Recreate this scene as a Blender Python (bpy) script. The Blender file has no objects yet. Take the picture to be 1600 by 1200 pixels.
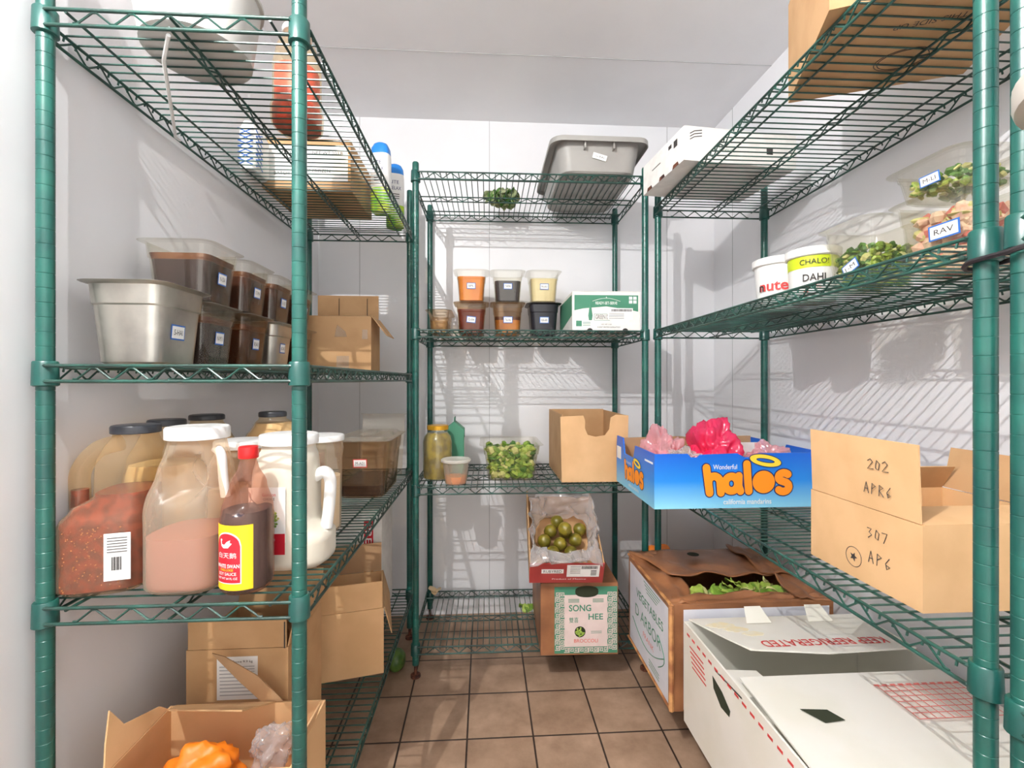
import bpy, bmesh, math, random
from mathutils import Vector, Matrix, noise
random.seed(7)
C = bpy.context.scene.collection
R = math.radians
PI = math.pi

# ------------------------------------------------------------------ camera, world, lamp, exposure
cam = bpy.data.objects.new('camera', bpy.data.cameras.new('camera')); C.objects.link(cam)
cam.location = (0, 0, 1.13); cam.rotation_euler = (R(90), 0, -R(3.4))
cam.data.sensor_width = 36; cam.data.lens = 16.2; cam.data.shift_y = -0.00375
cam.data.clip_start = 0.02
bpy.context.scene.camera = cam
sc = bpy.context.scene
w = bpy.data.worlds.new('world'); sc.world = w; w.use_nodes = True
bg = w.node_tree.nodes['Background']; bg.inputs[0].default_value = (1, 0.985, 0.96, 1); bg.inputs[1].default_value = 2.35
lamp = bpy.data.lights.new('ceiling_bulb', 'POINT'); lamp.energy = 108; lamp.shadow_soft_size = 0.004; lamp.color = (1, 0.985, 0.96)
lo = bpy.data.objects.new('ceiling_bulb', lamp); C.objects.link(lo); lo.location = (-0.62, -0.02, 2.32)
sc.view_settings.view_transform = 'Standard'; sc.view_settings.look = 'None'
sc.view_settings.gamma = 1; sc.view_settings.use_curve_mapping = False
sc.view_settings.exposure = -0.06
sc.cycles.transparent_max_bounces = 32; sc.cycles.max_bounces = 10; sc.cycles.diffuse_bounces = 6

# ------------------------------------------------------------------ materials
def lin(c):
    return tuple((x/255/12.92 if x/255 <= .04045 else ((x/255+.055)/1.055)**2.4) for x in c) + (1,)
def mat(name, rgb, rough=.5, metal=0, noi=None, rgb2=None, bump=None, spec=None, coat=0, sss=0, aniso=None, nlo=.4, nhi=.6):
    m = bpy.data.materials.new(name); m.use_nodes = True; nt = m.node_tree; N = nt.nodes; L = nt.links
    p = N['Principled BSDF']; p.inputs['Base Color'].default_value = lin(rgb)
    p.inputs['Roughness'].default_value = rough; p.inputs['Metallic'].default_value = metal
    if spec is not None: p.inputs['Specular IOR Level'].default_value = spec
    if coat: p.inputs['Coat Weight'].default_value = coat
    if sss: p.inputs['Subsurface Weight'].default_value = sss; p.inputs['Subsurface Radius'].default_value = (.02, .015, .01)
    tc = N.new('ShaderNodeTexCoord')
    if noi:
        n = N.new('ShaderNodeTexNoise'); n.inputs['Scale'].default_value = noi; n.inputs['Detail'].default_value = 5
        L.new(tc.outputs['Object'], n.inputs['Vector'])
        r = N.new('ShaderNodeValToRGB'); r.color_ramp.elements[0].position = nlo; r.color_ramp.elements[1].position = nhi
        r.color_ramp.elements[0].color = lin(rgb); r.color_ramp.elements[1].color = lin(rgb2 or rgb)
        L.new(n.outputs['Fac'], r.inputs['Fac']); L.new(r.outputs['Color'], p.inputs['Base Color'])
    if bump:
        n2 = N.new('ShaderNodeTexNoise'); n2.inputs['Scale'].default_value = bump[0]; n2.inputs['Detail'].default_value = 3
        L.new(tc.outputs['Object'], n2.inputs['Vector'])
        b = N.new('ShaderNodeBump'); b.inputs['Strength'].default_value = bump[1]; b.inputs['Distance'].default_value = bump[2] if len(bump) > 2 else .002
        L.new(n2.outputs['Fac'], b.inputs['Height']); L.new(b.outputs['Normal'], p.inputs['Normal'])
    return m
def clear(name, tint, op, rough=.12, surf=None, edge=.14, gloss=.55):
    """thin plastic: mostly see-through, a milky share, glossy towards grazing angles"""
    m = bpy.data.materials.new(name); m.use_nodes = True; nt = m.node_tree; N = nt.nodes; L = nt.links
    p = N['Principled BSDF']; p.inputs['Base Color'].default_value = lin(surf or tint); p.inputs['Roughness'].default_value = rough
    t = N.new('ShaderNodeBsdfTransparent'); t.inputs[0].default_value = lin(tint)
    lw = N.new('ShaderNodeLayerWeight'); lw.inputs[0].default_value = .25
    mr = N.new('ShaderNodeMapRange'); mr.inputs['To Min'].default_value = op; mr.inputs['To Max'].default_value = min(1, op+edge)
    L.new(lw.outputs['Facing'], mr.inputs['Value'])
    pw = N.new('ShaderNodeMath'); pw.operation = 'POWER'; pw.inputs[1].default_value = 3; L.new(lw.outputs['Facing'], pw.inputs[0])
    gr = N.new('ShaderNodeMapRange'); gr.inputs['To Min'].default_value = .05*gloss; gr.inputs['To Max'].default_value = gloss; L.new(pw.outputs[0], gr.inputs['Value'])
    gl = N.new('ShaderNodeBsdfGlossy'); gl.inputs['Roughness'].default_value = rough; gl.inputs[0].default_value = (.95, .95, .95, 1)
    m1 = N.new('ShaderNodeMixShader'); L.new(gr.outputs[0], m1.inputs[0]); L.new(t.outputs[0], m1.inputs[1]); L.new(gl.outputs[0], m1.inputs[2])
    mx = N.new('ShaderNodeMixShader'); L.new(mr.outputs[0], mx.inputs[0]); L.new(m1.outputs[0], mx.inputs[1]); L.new(p.outputs[0], mx.inputs[2])
    L.new(mx.outputs[0], N['Material Output'].inputs[0])
    return m
M = {}
M['green'] = mat('green_epoxy', (32, 95, 84), .33, noi=9, rgb2=(24, 76, 70), spec=.6)
M['greendark'] = mat('green_epoxy_wire', (40, 82, 72), .35, noi=14, rgb2=(36, 60, 54))
M['groove'] = mat('groove', (24, 78, 70), .4)
M['steel'] = mat('brushed_steel', (205, 200, 190), .3, .9, noi=12, rgb2=(180, 176, 168))
M['rust'] = mat('rusty_steel', (120, 70, 50), .7, .4, noi=60, rgb2=(70, 45, 40))
M['wall'] = mat('white_embossed_panel', (228, 229, 232), .36, noi=2.2, rgb2=(234, 234, 237), bump=(110, .12, .001))
M['ceil'] = mat('ceiling_panel', (236, 236, 238), .55, noi=3, rgb2=(240, 240, 242))
M['seam'] = mat('panel_seam', (176, 176, 178), .6)
M['stain'] = mat('wall_speck', (120, 105, 85), .8)
M['white'] = mat('white_plastic', (238, 238, 236), .35)
M['whitecard'] = mat('white_card', (240, 238, 234), .6, noi=30, rgb2=(232, 230, 226), bump=(90, .15))
M['whitecoro'] = mat('corrugated_plastic', (238, 235, 226), .45, noi=5, rgb2=(232, 229, 216))
M['kraft'] = mat('kraft_card', (198, 158, 114), .75, noi=8, rgb2=(186, 146, 102), bump=(60, .15))
M['kraftlight'] = mat('kraft_card_light', (222, 180, 132), .75, noi=8, rgb2=(212, 170, 122), bump=(60, .12))
M['kraftin'] = mat('kraft_inside', (184, 146, 108), .85, noi=8, rgb2=(172, 136, 100))
M['herb'] = mat('wilted_herb', (160, 168, 128), .6, noi=40, rgb2=(126, 138, 96))
M['waxed'] = mat('waxed_card', (158, 106, 70), .4, noi=6, rgb2=(126, 82, 52), bump=(14, .6, .006))
M['waxededge'] = mat('waxed_card_edge', (205, 150, 95), .6, noi=20, rgb2=(150, 96, 60))
M['palecard'] = mat('pale_card', (226, 228, 236), .5, noi=9, rgb2=(216, 218, 228))
M['black'] = mat('black_lid', (52, 54, 60), .35)
M['blackpan'] = mat('black_pan', (38, 38, 44), .25)
M['ink'] = mat('ink', (55, 50, 50), .7)
M['inkgreen'] = mat('green_ink', (66, 132, 104), .6)
M['inkred'] = mat('red_ink', (205, 62, 60), .6)
M['inkpink'] = mat('pink_ink', (224, 118, 110), .6)
M['blue'] = mat('blue_border', (55, 110, 190), .5)
M['red'] = mat('red_plastic', (212, 32, 34), .3)
M['redlabel'] = mat('red_label', (198, 30, 48), .4)
M['yellow'] = mat('yellow_label', (250, 210, 30), .4)
M['orange'] = mat('orange', (240, 130, 30), .45)
M['grey'] = mat('grey_tub', (158, 156, 152), .45, noi=7, rgb2=(150, 148, 144))
M['paper'] = mat('paper', (240, 240, 238), .6)
M['clear'] = clear('clear_polycarbonate', (252, 251, 247), .012, .06, (150, 146, 136), .24)
M['clearsmoke'] = clear('smoky_polycarbonate', (244, 232, 216), .04, .1, (150, 135, 120))
M['lidclear'] = clear('clear_lid', (250, 248, 244), .14, .1, (225, 222, 214))
M['glass'] = clear('jar_glass', (246, 250, 240), .08, .03, (235, 240, 225))
M['hdpe'] = clear('milky_jug', (253, 242, 228), .20, .3, (240, 226, 204), .16, .2)
M['pet'] = clear('amber_pet', (253, 244, 226), .08, .1, (232, 212, 182), .18, .25)
M['bag'] = clear('clear_bag', (252, 250, 250), .16, .12, (240, 238, 238), .45)
M['pinkbag'] = clear('pink_bag', (255, 120, 160), .50, .18, (245, 70, 120), .3)
M['palepinkbag'] = clear('pale_pink_bag', (255, 205, 212), .34, .12, (250, 205, 212), .35)
def liq(n, a, b, r=.3, s=40): return mat(n, a, r, noi=s, rgb2=b)
M['redsauce'] = liq('chilli_sauce', (100, 32, 18), (132, 48, 28), .25, 60)
M['seed'] = mat('seed', (190, 120, 66), .5)
M['pinksauce'] = liq('pink_sauce', (160, 98, 86), (152, 90, 78), .4, 4)
M['soy'] = liq('soy_sauce', (50, 42, 52), (42, 36, 46), .2, 4)
M['ranch'] = liq('ranch', (240, 232, 212), (234, 224, 200), .4, 4)
M['darkbrown'] = liq('dark_sauce', (58, 40, 38), (48, 32, 32), .2, 8)
M['brown'] = liq('brown_sauce', (84, 42, 28), (66, 34, 24), .25, 8)
M['film'] = liq('sauce_film', (92, 50, 34), (128, 84, 56), .3, 20)
M['orangesauce'] = liq('orange_sauce', (238, 146, 40), (228, 132, 30), .35, 20)
M['darksauce'] = liq('charcoal_sauce', (60, 50, 54), (52, 42, 48), .2, 8)
M['cream'] = liq('cream_sauce', (240, 226, 180), (232, 216, 168), .4, 12)
M['redbrown'] = liq('tomato_sauce', (142, 58, 44), (124, 46, 38), .3, 20)
M['yellowsauce'] = liq('yellow_sauce', (226, 158, 66), (234, 178, 96), .35, 20)
M['pickle'] = liq('mango_pickle', (168, 138, 30), (120, 92, 18), .3, 26)
M['pale'] = liq('pale_liquid', (226, 216, 190), (220, 208, 182), .3, 12)
M['tan'] = liq('tan_mix', (226, 200, 160), (220, 192, 150), .4, 8)
M['veg1'] = mat('leaf_green', (104, 142, 48), .45, noi=60, rgb2=(132, 164, 62))
M['veg2'] = mat('light_green', (166, 186, 84), .45, noi=60, rgb2=(144, 170, 66))
M['veg3'] = mat('dark_leaf', (58, 104, 36), .5, noi=60, rgb2=(80, 124, 44))
M['veg4'] = mat('pale_flesh', (204, 202, 134), .45)
M['meat1'] = mat('pink_meat', (232, 206, 180), .45, noi=50, rgb2=(224, 176, 156))
M['meat2'] = mat('red_meat', (196, 110, 100), .45)
M['fruit'] = mat('olive_green_skin', (142, 126, 40), .3, noi=20, rgb2=(104, 96, 28))
M['lime'] = mat('lime_skin', (90, 120, 50), .4, noi=20, rgb2=(60, 90, 36))
M['crimson'] = mat('crimson_card', (170, 62, 60), .55, noi=14, rgb2=(160, 54, 52))
M['palepink'] = mat('pale_pink_print', (226, 206, 200), .65, noi=20, rgb2=(218, 198, 192))
M['bluebottle'] = mat('blue_cap', (40, 130, 215), .35)
M['limeprint'] = mat('lime_print', (198, 214, 40), .5)
M['bottlegreen'] = mat('green_print', (110, 190, 50), .4, noi=30, rgb2=(190, 215, 60))
M['navy'] = mat('navy', (30, 30, 90), .5)
M['halos_orange'] = mat('lettering_orange', (250, 148, 24), .5)
M['halo_yellow'] = mat('halo_yellow', (246, 214, 60), .5)
M['ziptie'] = mat('black_tie', (34, 30, 34), .5)
M['dark'] = mat('dark_hole', (40, 46, 26), .9)
M['tan_stain'] = mat('tan_stain', (238, 224, 184), .5, noi=40, rgb2=(236, 229, 206))
# halos card: printed blue fade, darker at the top edge
def fade(name, z0, z1, top, mid, bot):
    m = bpy.data.materials.new(name); m.use_nodes = True; nt = m.node_tree; N = nt.nodes; L = nt.links
    tc = N.new('ShaderNodeTexCoord'); sp = N.new('ShaderNodeSeparateXYZ'); L.new(tc.outputs['Object'], sp.inputs[0])
    mr = N.new('ShaderNodeMapRange'); mr.inputs['From Min'].default_value = z0; mr.inputs['From Max'].default_value = z1
    L.new(sp.outputs['Z'], mr.inputs['Value']); r = N.new('ShaderNodeValToRGB'); e = r.color_ramp.elements
    e[0].color = lin(bot); e[1].color = lin(top); k = e.new(.5); k.color = lin(mid)
    L.new(mr.outputs[0], r.inputs['Fac']); L.new(r.outputs['Color'], N['Principled BSDF'].inputs['Base Color'])
    N['Principled BSDF'].inputs['Roughness'].default_value = .4
    return m
M['bluefade'] = fade('printed_blue_fade', 0, .165, (10, 96, 206), (28, 134, 224), (140, 212, 240))
# floor tiles
def floor_mat():
    m = bpy.data.materials.new('brown_floor_tiles'); m.use_nodes = True; nt = m.node_tree; N = nt.nodes; L = nt.links
    p = N['Principled BSDF']; tc = N.new('ShaderNodeTexCoord'); mp = N.new('ShaderNodeMapping')
    mp.inputs['Location'].default_value = (.055, -1.665 + .209*8, 0); L.new(tc.outputs['Object'], mp.inputs['Vector'])
    b = N.new('ShaderNodeTexBrick'); b.offset = 0; b.squash = 1
    for k, v in (('Scale', 1), ('Mortar Size', .0032), ('Mortar Smooth', .2), ('Brick Width', .209), ('Row Height', .209), ('Bias', 0)): b.inputs[k].default_value = v
    b.inputs['Color1'].default_value = lin((182, 152, 128)); b.inputs['Color2'].default_value = lin((168, 138, 114)); b.inputs['Mortar'].default_value = lin((62, 48, 40))
    L.new(mp.outputs[0], b.inputs['Vector'])
    n = N.new('ShaderNodeTexNoise'); n.inputs['Scale'].default_value = 7; n.inputs['Detail'].default_value = 8; n.inputs['Roughness'].default_value = .65; L.new(tc.outputs['Object'], n.inputs['Vector'])
    r = N.new('ShaderNodeValToRGB'); r.color_ramp.elements[0].position = .33; r.color_ramp.elements[1].position = .62
    r.color_ramp.elements[0].color = (.52, .47, .42, 1); r.color_ramp.elements[1].color = (1, 1, 1, 1); L.new(n.outputs['Fac'], r.inputs['Fac'])
    mx = N.new('ShaderNodeMix'); mx.data_type = 'RGBA'; mx.blend_type = 'MULTIPLY'; mx.inputs[0].default_value = .8
    L.new(b.outputs['Color'], mx.inputs[6]); L.new(r.outputs['Color'], mx.inputs[7]); L.new(mx.outputs[2], p.inputs['Base Color'])
    bp = N.new('ShaderNodeBump'); bp.inputs['Strength'].default_value = .5; bp.inputs['Distance'].default_value = .003; bp.invert = True
    L.new(b.outputs['Fac'], bp.inputs['Height']); L.new(bp.outputs[0], p.inputs['Normal']); p.inputs['Roughness'].default_value = .5
    return m
M['floor'] = floor_mat()

# ------------------------------------------------------------------ mesh helpers
class MB:
    def __init__(s): s.v = []; s.f = []; s.mi = []
    def add(s, vs, fs, mi=0):
        o = len(s.v); s.v += [tuple(v) for v in vs]; s.f += [tuple(i+o for i in f) for f in fs]; s.mi += [mi]*len(fs); return s
    def box(s, x0, x1, y0, y1, z0, z1, mi=0):
        v = [(x, y, z) for z in (z0, z1) for y in (y0, y1) for x in (x0, x1)]
        return s.add(v, [(0, 2, 3, 1), (4, 5, 7, 6), (0, 1, 5, 4), (2, 6, 7, 3), (0, 4, 6, 2), (1, 3, 7, 5)], mi)
    def slab(s, pts, n, t, mi=0):
        """polygon pts (in order) extruded by t along n"""
        n = Vector(n).normalized()*t; k = len(pts); a = [Vector(p) for p in pts]; b = [p+n for p in a]
        fs = [tuple(range(k))[::-1], tuple(range(k, 2*k))] + [(i, (i+1) % k, k+(i+1) % k, k+i) for i in range(k)]
        return s.add(a+b, fs, mi)
    def tube(s, pts, r, n=6, cap=True, mi=0, closed=False):
        pts = [Vector(p) for p in pts]; k = len(pts); vs = []; rr = r if isinstance(r, (list, tuple)) else [r]*k
        prev = None
        for i, p in enumerate(pts):
            a = pts[i-1] if (i or closed) else p; b = pts[(i+1) % k] if (i < k-1 or closed) else p
            d = (b-a).normalized()
            if prev is None:
                up = Vector((0, 0, 1)) if abs(d.z) < .9 else Vector((1, 0, 0)); x = d.cross(up).normalized()
            else:
                x = (prev - d*prev.dot(d))
                x = x.normalized() if x.length > 1e-6 else d.orthogonal().normalized()
            prev = x; y = d.cross(x)
            vs += [p + (x*math.cos(2*PI*j/n)+y*math.sin(2*PI*j/n))*rr[i] for j in range(n)]
        fs = []
        for i in range(k if closed else k-1):
            for j in range(n):
                i2 = (i+1) % k
                fs.append((i*n+j, i*n+(j+1) % n, i2*n+(j+1) % n, i2*n+j))
        if cap and not closed: fs += [tuple(range(n))[::-1], tuple(range((k-1)*n, k*n))]
        return s.add(vs, fs, mi)
    def lathe(s, prof, n=24, c=(0, 0, 0), mi=0, capb=True, capt=True):
        vs = []; k = len(prof)
        for r, z in prof: vs += [(c[0]+r*math.cos(2*PI*j/n), c[1]+r*math.sin(2*PI*j/n), c[2]+z) for j in range(n)]
        fs = [(i*n+j, i*n+(j+1) % n, (i+1)*n+(j+1) % n, (i+1)*n+j) for i in range(k-1) for j in range(n)]
        if capb: fs.append(tuple(range(n))[::-1])
        if capt: fs.append(tuple(range((k-1)*n, k*n)))
        return s.add(vs, fs, mi)
    def loft(s, rings, mi=0, capb=True, capt=True):
        n = len(rings[0]); vs = [p for r in rings for p in r]; k = len(rings)
        fs = [(i*n+j, i*n+(j+1) % n, (i+1)*n+(j+1) % n, (i+1)*n+j) for i in range(k-1) for j in range(n)]
        if capb: fs.append(tuple(range(n))[::-1])
        if capt: fs.append(tuple(range((k-1)*n, k*n)))
        return s.add(vs, fs, mi)
    def move(s, fn): s.v = [tuple(fn(Vector(v))) for v in s.v]; return s
    def build(s, name, mats, parent=None, smooth=False, angle=40):
        me = bpy.data.meshes.new(name); me.from_pydata(s.v, [], s.f)
        for m in (mats if isinstance(mats, (list, tuple)) else [mats]): me.materials.append(M[m] if isinstance(m, str) else m)
        me.polygons.foreach_set('material_index', s.mi)
        bm = bmesh.new(); bm.from_mesh(me); bmesh.ops.recalc_face_normals(bm, faces=bm.faces)
        if smooth:
            for f in bm.faces: f.smooth = True
            for e in bm.edges:
                if len(e.link_faces) == 2 and e.calc_face_angle(0) > R(angle): e.smooth = False
        bm.to_mesh(me); bm.free()
        o = bpy.data.objects.new(name, me); C.objects.link(o)
        if parent: o.parent = parent
        return o
def rrect(hw, hd, r, z, n=5, cx=0, cy=0):
    r = min(r, hw*.99, hd*.99); out = []
    for k, (sx, sy) in enumerate(((1, 1), (-1, 1), (-1, -1), (1, -1))):
        for i in range(n+1):
            a = PI/2*k + PI/2*i/n
            out.append((cx+sx*(hw-r)+r*math.cos(a), cy+sy*(hd-r)+r*math.sin(a), z))
    return out
def sup(hw, hd, e, z, n=36, cx=0, cy=0):
    out = []
    for j in range(n):
        a = 2*PI*j/n; c, s_ = math.cos(a), math.sin(a)
        out.append((cx+hw*math.copysign(abs(c)**(2/e), c), cy+hd*math.copysign(abs(s_)**(2/e), s_), z))
    return out
def thing(name, label, cat, loc, rz=0, group=None, rot=None):
    o = bpy.data.objects.new(name, None); C.objects.link(o); o.location = loc
    o.rotation_euler = rot or (0, 0, rz); o['label'] = label; o['category'] = cat
    if group: o['group'] = group
    o.empty_display_size = .05
    return o
def kid(o, n): return [c for c in o.children if c.name.startswith(n)][0]
def tag(o, label, cat, group=None):
    o['label'] = label; o['category'] = cat
    if group: o['group'] = group
    return o
def struct(name, b, m, **k):
    o = b.build(name, m, **k); o['kind'] = 'structure'; return o
_fonts = {}
def words(parent, s, c, x, up, h, mt, w=None, name='printed_text', depth=.0004, bold=0):
    """flat lettering lying on a face: centred at c, running along x, up along up"""
    cu = bpy.data.curves.new('t', 'FONT'); cu.body = s; cu.align_x = 'CENTER'; cu.size = 1; cu.offset = bold; cu.extrude = 0; cu.resolution_u = 3
    o = bpy.data.objects.new('t', cu); C.objects.link(o)
    dg = bpy.context.evaluated_depsgraph_get(); me = bpy.data.meshes.new_from_object(o.evaluated_get(dg))
    bpy.data.objects.remove(o); bpy.data.curves.remove(cu)
    if not me.vertices: return None
    xs = [v.co.x for v in me.vertices]; ys = [v.co.y for v in me.vertices]
    cx, cy = (min(xs)+max(xs))/2, (min(ys)+max(ys))/2; sy = h/max(1e-6, max(ys)-min(ys)); sx = w/(max(xs)-min(xs)) if w else sy
    x = Vector(x).normalized(); up = Vector(up).normalized(); n = x.cross(up); c = Vector(c)+n*depth
    for v in me.vertices: v.co = c + x*((v.co.x-cx)*sx) + up*((v.co.y-cy)*sy)
    me.materials.clear(); me.materials.append(M[mt]); me.name = name
    for p in me.polygons: p.material_index = 0
    o = bpy.data.objects.new(name, me); C.objects.link(o); o.parent = parent
    return o
def patch(b, c, x, up, w, h, t=.0005, mi=0, out=0):
    x = Vector(x).normalized(); up = Vector(up).normalized(); n = x.cross(up); c = Vector(c)+n*out
    return b.slab([c-x*w/2-up*h/2, c+x*w/2-up*h/2, c+x*w/2+up*h/2, c-x*w/2+up*h/2], n, t, mi)
def sticker(root, c, x, up, w=.036, h=.022, txt='M-01', border='blue', tilt=0):
    x = Vector(x).normalized(); up = Vector(up).normalized()
    a = R(tilt); x, up = x*math.cos(a)+up*math.sin(a), up*math.cos(a)-x*math.sin(a)
    b = MB(); patch(b, c, x, up, w, h, .0004, 0); patch(b, c, x, up, w*.88, h*.8, .0008, 1)
    o = b.build('sticker', [border, 'paper'], root)
    if txt: words(o, txt, Vector(c)+x.cross(up)*.0006, x, up, h*.36, 'ink', w=w*.62)
    return o
def scribble(parent, pts, c, x, up, r, mt='ink', name='pen_mark'):
    """pen strokes: list of polylines in face units"""
    x = Vector(x).normalized(); up = Vector(up).normalized(); n = x.cross(up); b = MB()
    for pl in pts:
        b.tube([Vector(c)+x*p[0]+up*p[1]+n*.0005 for p in pl], r, 4)
    return b.build(name, mt, parent)

# ------------------------------------------------------------------ room
XL, XR, YB, YF, ZC = -.79, 1.147, 2.245, -1.25, 2.39
struct('floor', MB().box(XL-.1, XR+.1, YF, YB+.1, -.05, 0), 'floor')
struct('ceiling', MB().box(XL-.1, XR+.1, YF, YB+.1, ZC, ZC+.06), 'ceil')
struct('wall_left', MB().box(XL-.08, XL, YF, YB+.08, 0, ZC), 'wall')
struct('wall_right', MB().box(XR, XR+.08, YF, YB+.08, 0, ZC), 'wall')
struct('wall_back', MB().box(XL, XR, YB, YB+.08, 0, ZC), 'wall')
def seam(n, b): struct('trim_%d' % n, b, 'seam')
seam(1, MB().box(-.598, -.5955, YB-.0012, YB, .0, ZC)); seam(2, MB().box(.022, .0245, YB-.0012, YB, 0, ZC))
seam(3, MB().box(.905, .9075, YB-.0012, YB, 0, ZC)); seam(4, MB().box(XR-.0012, XR, 2.07, 2.0725, 0, ZC))
seam(5, MB().box(XL, XL+.006, .70, .725, 0, ZC)); seam(6, MB().box(XL, XR, 1.78, 1.7825, ZC-.0012, ZC))
struct('baseboard_back', MB().box(XL, XR, YB-.006, YB, 0, .07), 'wall')
# rack builder -------------------------------------------------------------------------------------
def make_post_mesh(H):
    b = MB(); prof = [(.0095, 0), (.0127, .002)]; z = .0254
    while z < H-.02:
        prof += [(.0127, z-.0009), (.0121, z-.0002), (.0121, z+.0002), (.0127, z+.0009)]; z += .0254
    prof += [(.0127, H-.004), (.0105, H)]
    b.lathe(prof, 18)
    for i, f in enumerate(b.f):
        pass
    return b
def rack(label, x, y, rz, W, L, H, shelves, long_axis, foot=.045):
    """W along local x, L along local y (post centres); deck wires run across the short way"""
    root = thing('wire_shelving_rack', label, 'shelving rack', (x, y, 0), rz)
    cor = [(0, 0), (W, 0), (W, L), (0, L)]
    pb = make_post_mesh(H-foot)
    base = None
    for i, (px, py) in enumerate(cor):
        if base is None:
            p = pb.build('post', 'green', root, smooth=True, angle=35); base = p
            fb = MB().lathe([(.019, 0), (.019, .008), (.006, .012), (.006, foot)], 14)
            ft = fb.build('levelling_foot', 'rust', p, smooth=True); ft.location = (0, 0, -foot)
        else:
            p = base.copy(); C.objects.link(p); p.parent = root
            f2 = ft.copy(); C.objects.link(f2); f2.parent = p
        p.location = (px, py, foot)
    e = .014; rr = .0031; dz = .027
    col = None
    for z in shelves:
        b = MB(); zt = -rr
        def truss(p0, p1, period=.062, amp=dz, r=rr):
            p0, p1 = Vector(p0), Vector(p1); d = (p1-p0); ln = d.length; d = d/ln
            b.tube([p0, p1], r, 8); b.tube([p0-Vector((0, 0, amp)), p1-Vector((0, 0, amp))], r, 8)
            k = int((ln-.05)/period); off = (ln-k*period)/2; pts = []
            for i in range(k*2+1):
                q = p0 + d*(off+i*period/2); lo = (i % 2 == 0)
                zz = -amp+.004 if lo else -.004
                for s_ in (-.22, .22): pts.append(q + d*(s_*period/4) + Vector((0, 0, zz)))
            b.tube(pts, .0019, 5)
        x0, x1, y0, y1 = -e, W+e, -e, L+e
        truss((.012, y0, zt), (W-.012, y0, zt)); truss((.012, y1, zt), (W-.012, y1, zt))
        truss((x0, .012, zt), (x0, L-.012, zt)); truss((x1, .012, zt), (x1, L-.012, zt))
        # corner bars to the collars
        for (px, py) in cor:
            sx = -1 if px == 0 else 1; sy = -1 if py == 0 else 1
            for q in (zt, zt-dz):
                b.tube([(px-sx*.014, py+sy*e, q), (px-sx*.002, py+sy*.011, q)], rr, 6); b.tube([(px+sx*e, py-sy*.014, q), (px+sx*.011, py-sy*.002, q)], rr, 6)
        if long_axis == 'y':
            truss((W/2, y0, zt-.004), (W/2, y1, zt-.004), amp=.02, r=.0027)
            for q in (.045, W-.045): b.tube([(q, y0, zt-.004), (q, y1, zt-.004)], .0027, 6)
            n = round(L/.0252); 
            for i in range(1, n):
                yy = L*i/n
                b.tube([(x0-.001, yy, zt-.010), (x0+.001, yy, zt-.001), (x0+.006, yy, zt+.0005), (x1-.006, yy, zt+.0005), (x1-.001, yy, zt-.001), (x1+.001, yy, zt-.010)], .0019, 5)
        else:
            truss((x0, L/2, zt-.004), (x1, L/2, zt-.004), amp=.02, r=.0027)
            for q in (.045, L-.045): b.tube([(x0, q, zt-.004), (x1, q, zt-.004)], .0027, 6)
            n = round(W/.0235)
            for i in range(1, n):
                xx = W*i/n
                b.tube([(xx, y0-.001, zt-.010), (xx, y0+.001, zt-.001), (xx, y0+.006, zt+.0005), (xx, y1-.006, zt+.0005), (xx, y1-.001, zt-.001), (xx, y1+.001, zt-.010)], .0019, 5)
        s = b.build('wire_shelf', 'greendark', root, smooth=True, angle=50); s.location = (0, 0, z)
        for (px, py) in cor:
            if col is None:
                col = MB().lathe([(.0155, -.039), (.0185, -.037), (.0175, .003), (.016, .005), (.0128, .005)], 22).build('collar', 'green', s, smooth=True)
                cc = col
            else:
                cc = col.copy(); C.objects.link(cc); cc.parent = s
            cc.location = (px, py, 0)
    return root
rack('green wire shelving rack standing along the left wall', -.764, .85, R(-.2), .432, 1.194, 1.96, (.21, .741, 1.158, 1.77), 'y')
rack('green wire shelving rack facing the camera against the back wall', -.2627, 1.7756, R(-.5), .889, .432, 1.96, (.122, .727, 1.323, 1.923), 'x')
rack('long green wire shelving rack standing along the right wall', .6758, .5836, R(-.27), .432, 1.194, 1.90, (.15, .742, 1.328, 1.808), 'y')
rack('nearest green rack, its post tied to the right wall rack by a black tie', .6758, -.652, R(-.2), .432, 1.194, 2.16, (.15, .72, 1.335, 1.808), 'y')
# black tie round both near posts
b = MB(); pts = []
for i in range(28):
    a = 2*PI*i/28; cx, cy = .6758, (.5836 if math.sin(a) > 0 else .5436)
    pts.append((cx+.0205*math.cos(a), cy+.0205*math.sin(a), 1.290+.006*math.sin(a)*-1))
b.tube(pts, .0036, 6, closed=True)
tag(b.build('cable_tie', 'ziptie', smooth=True), 'black tie binding the two neighbouring posts at the right edge', 'cable tie')

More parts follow.
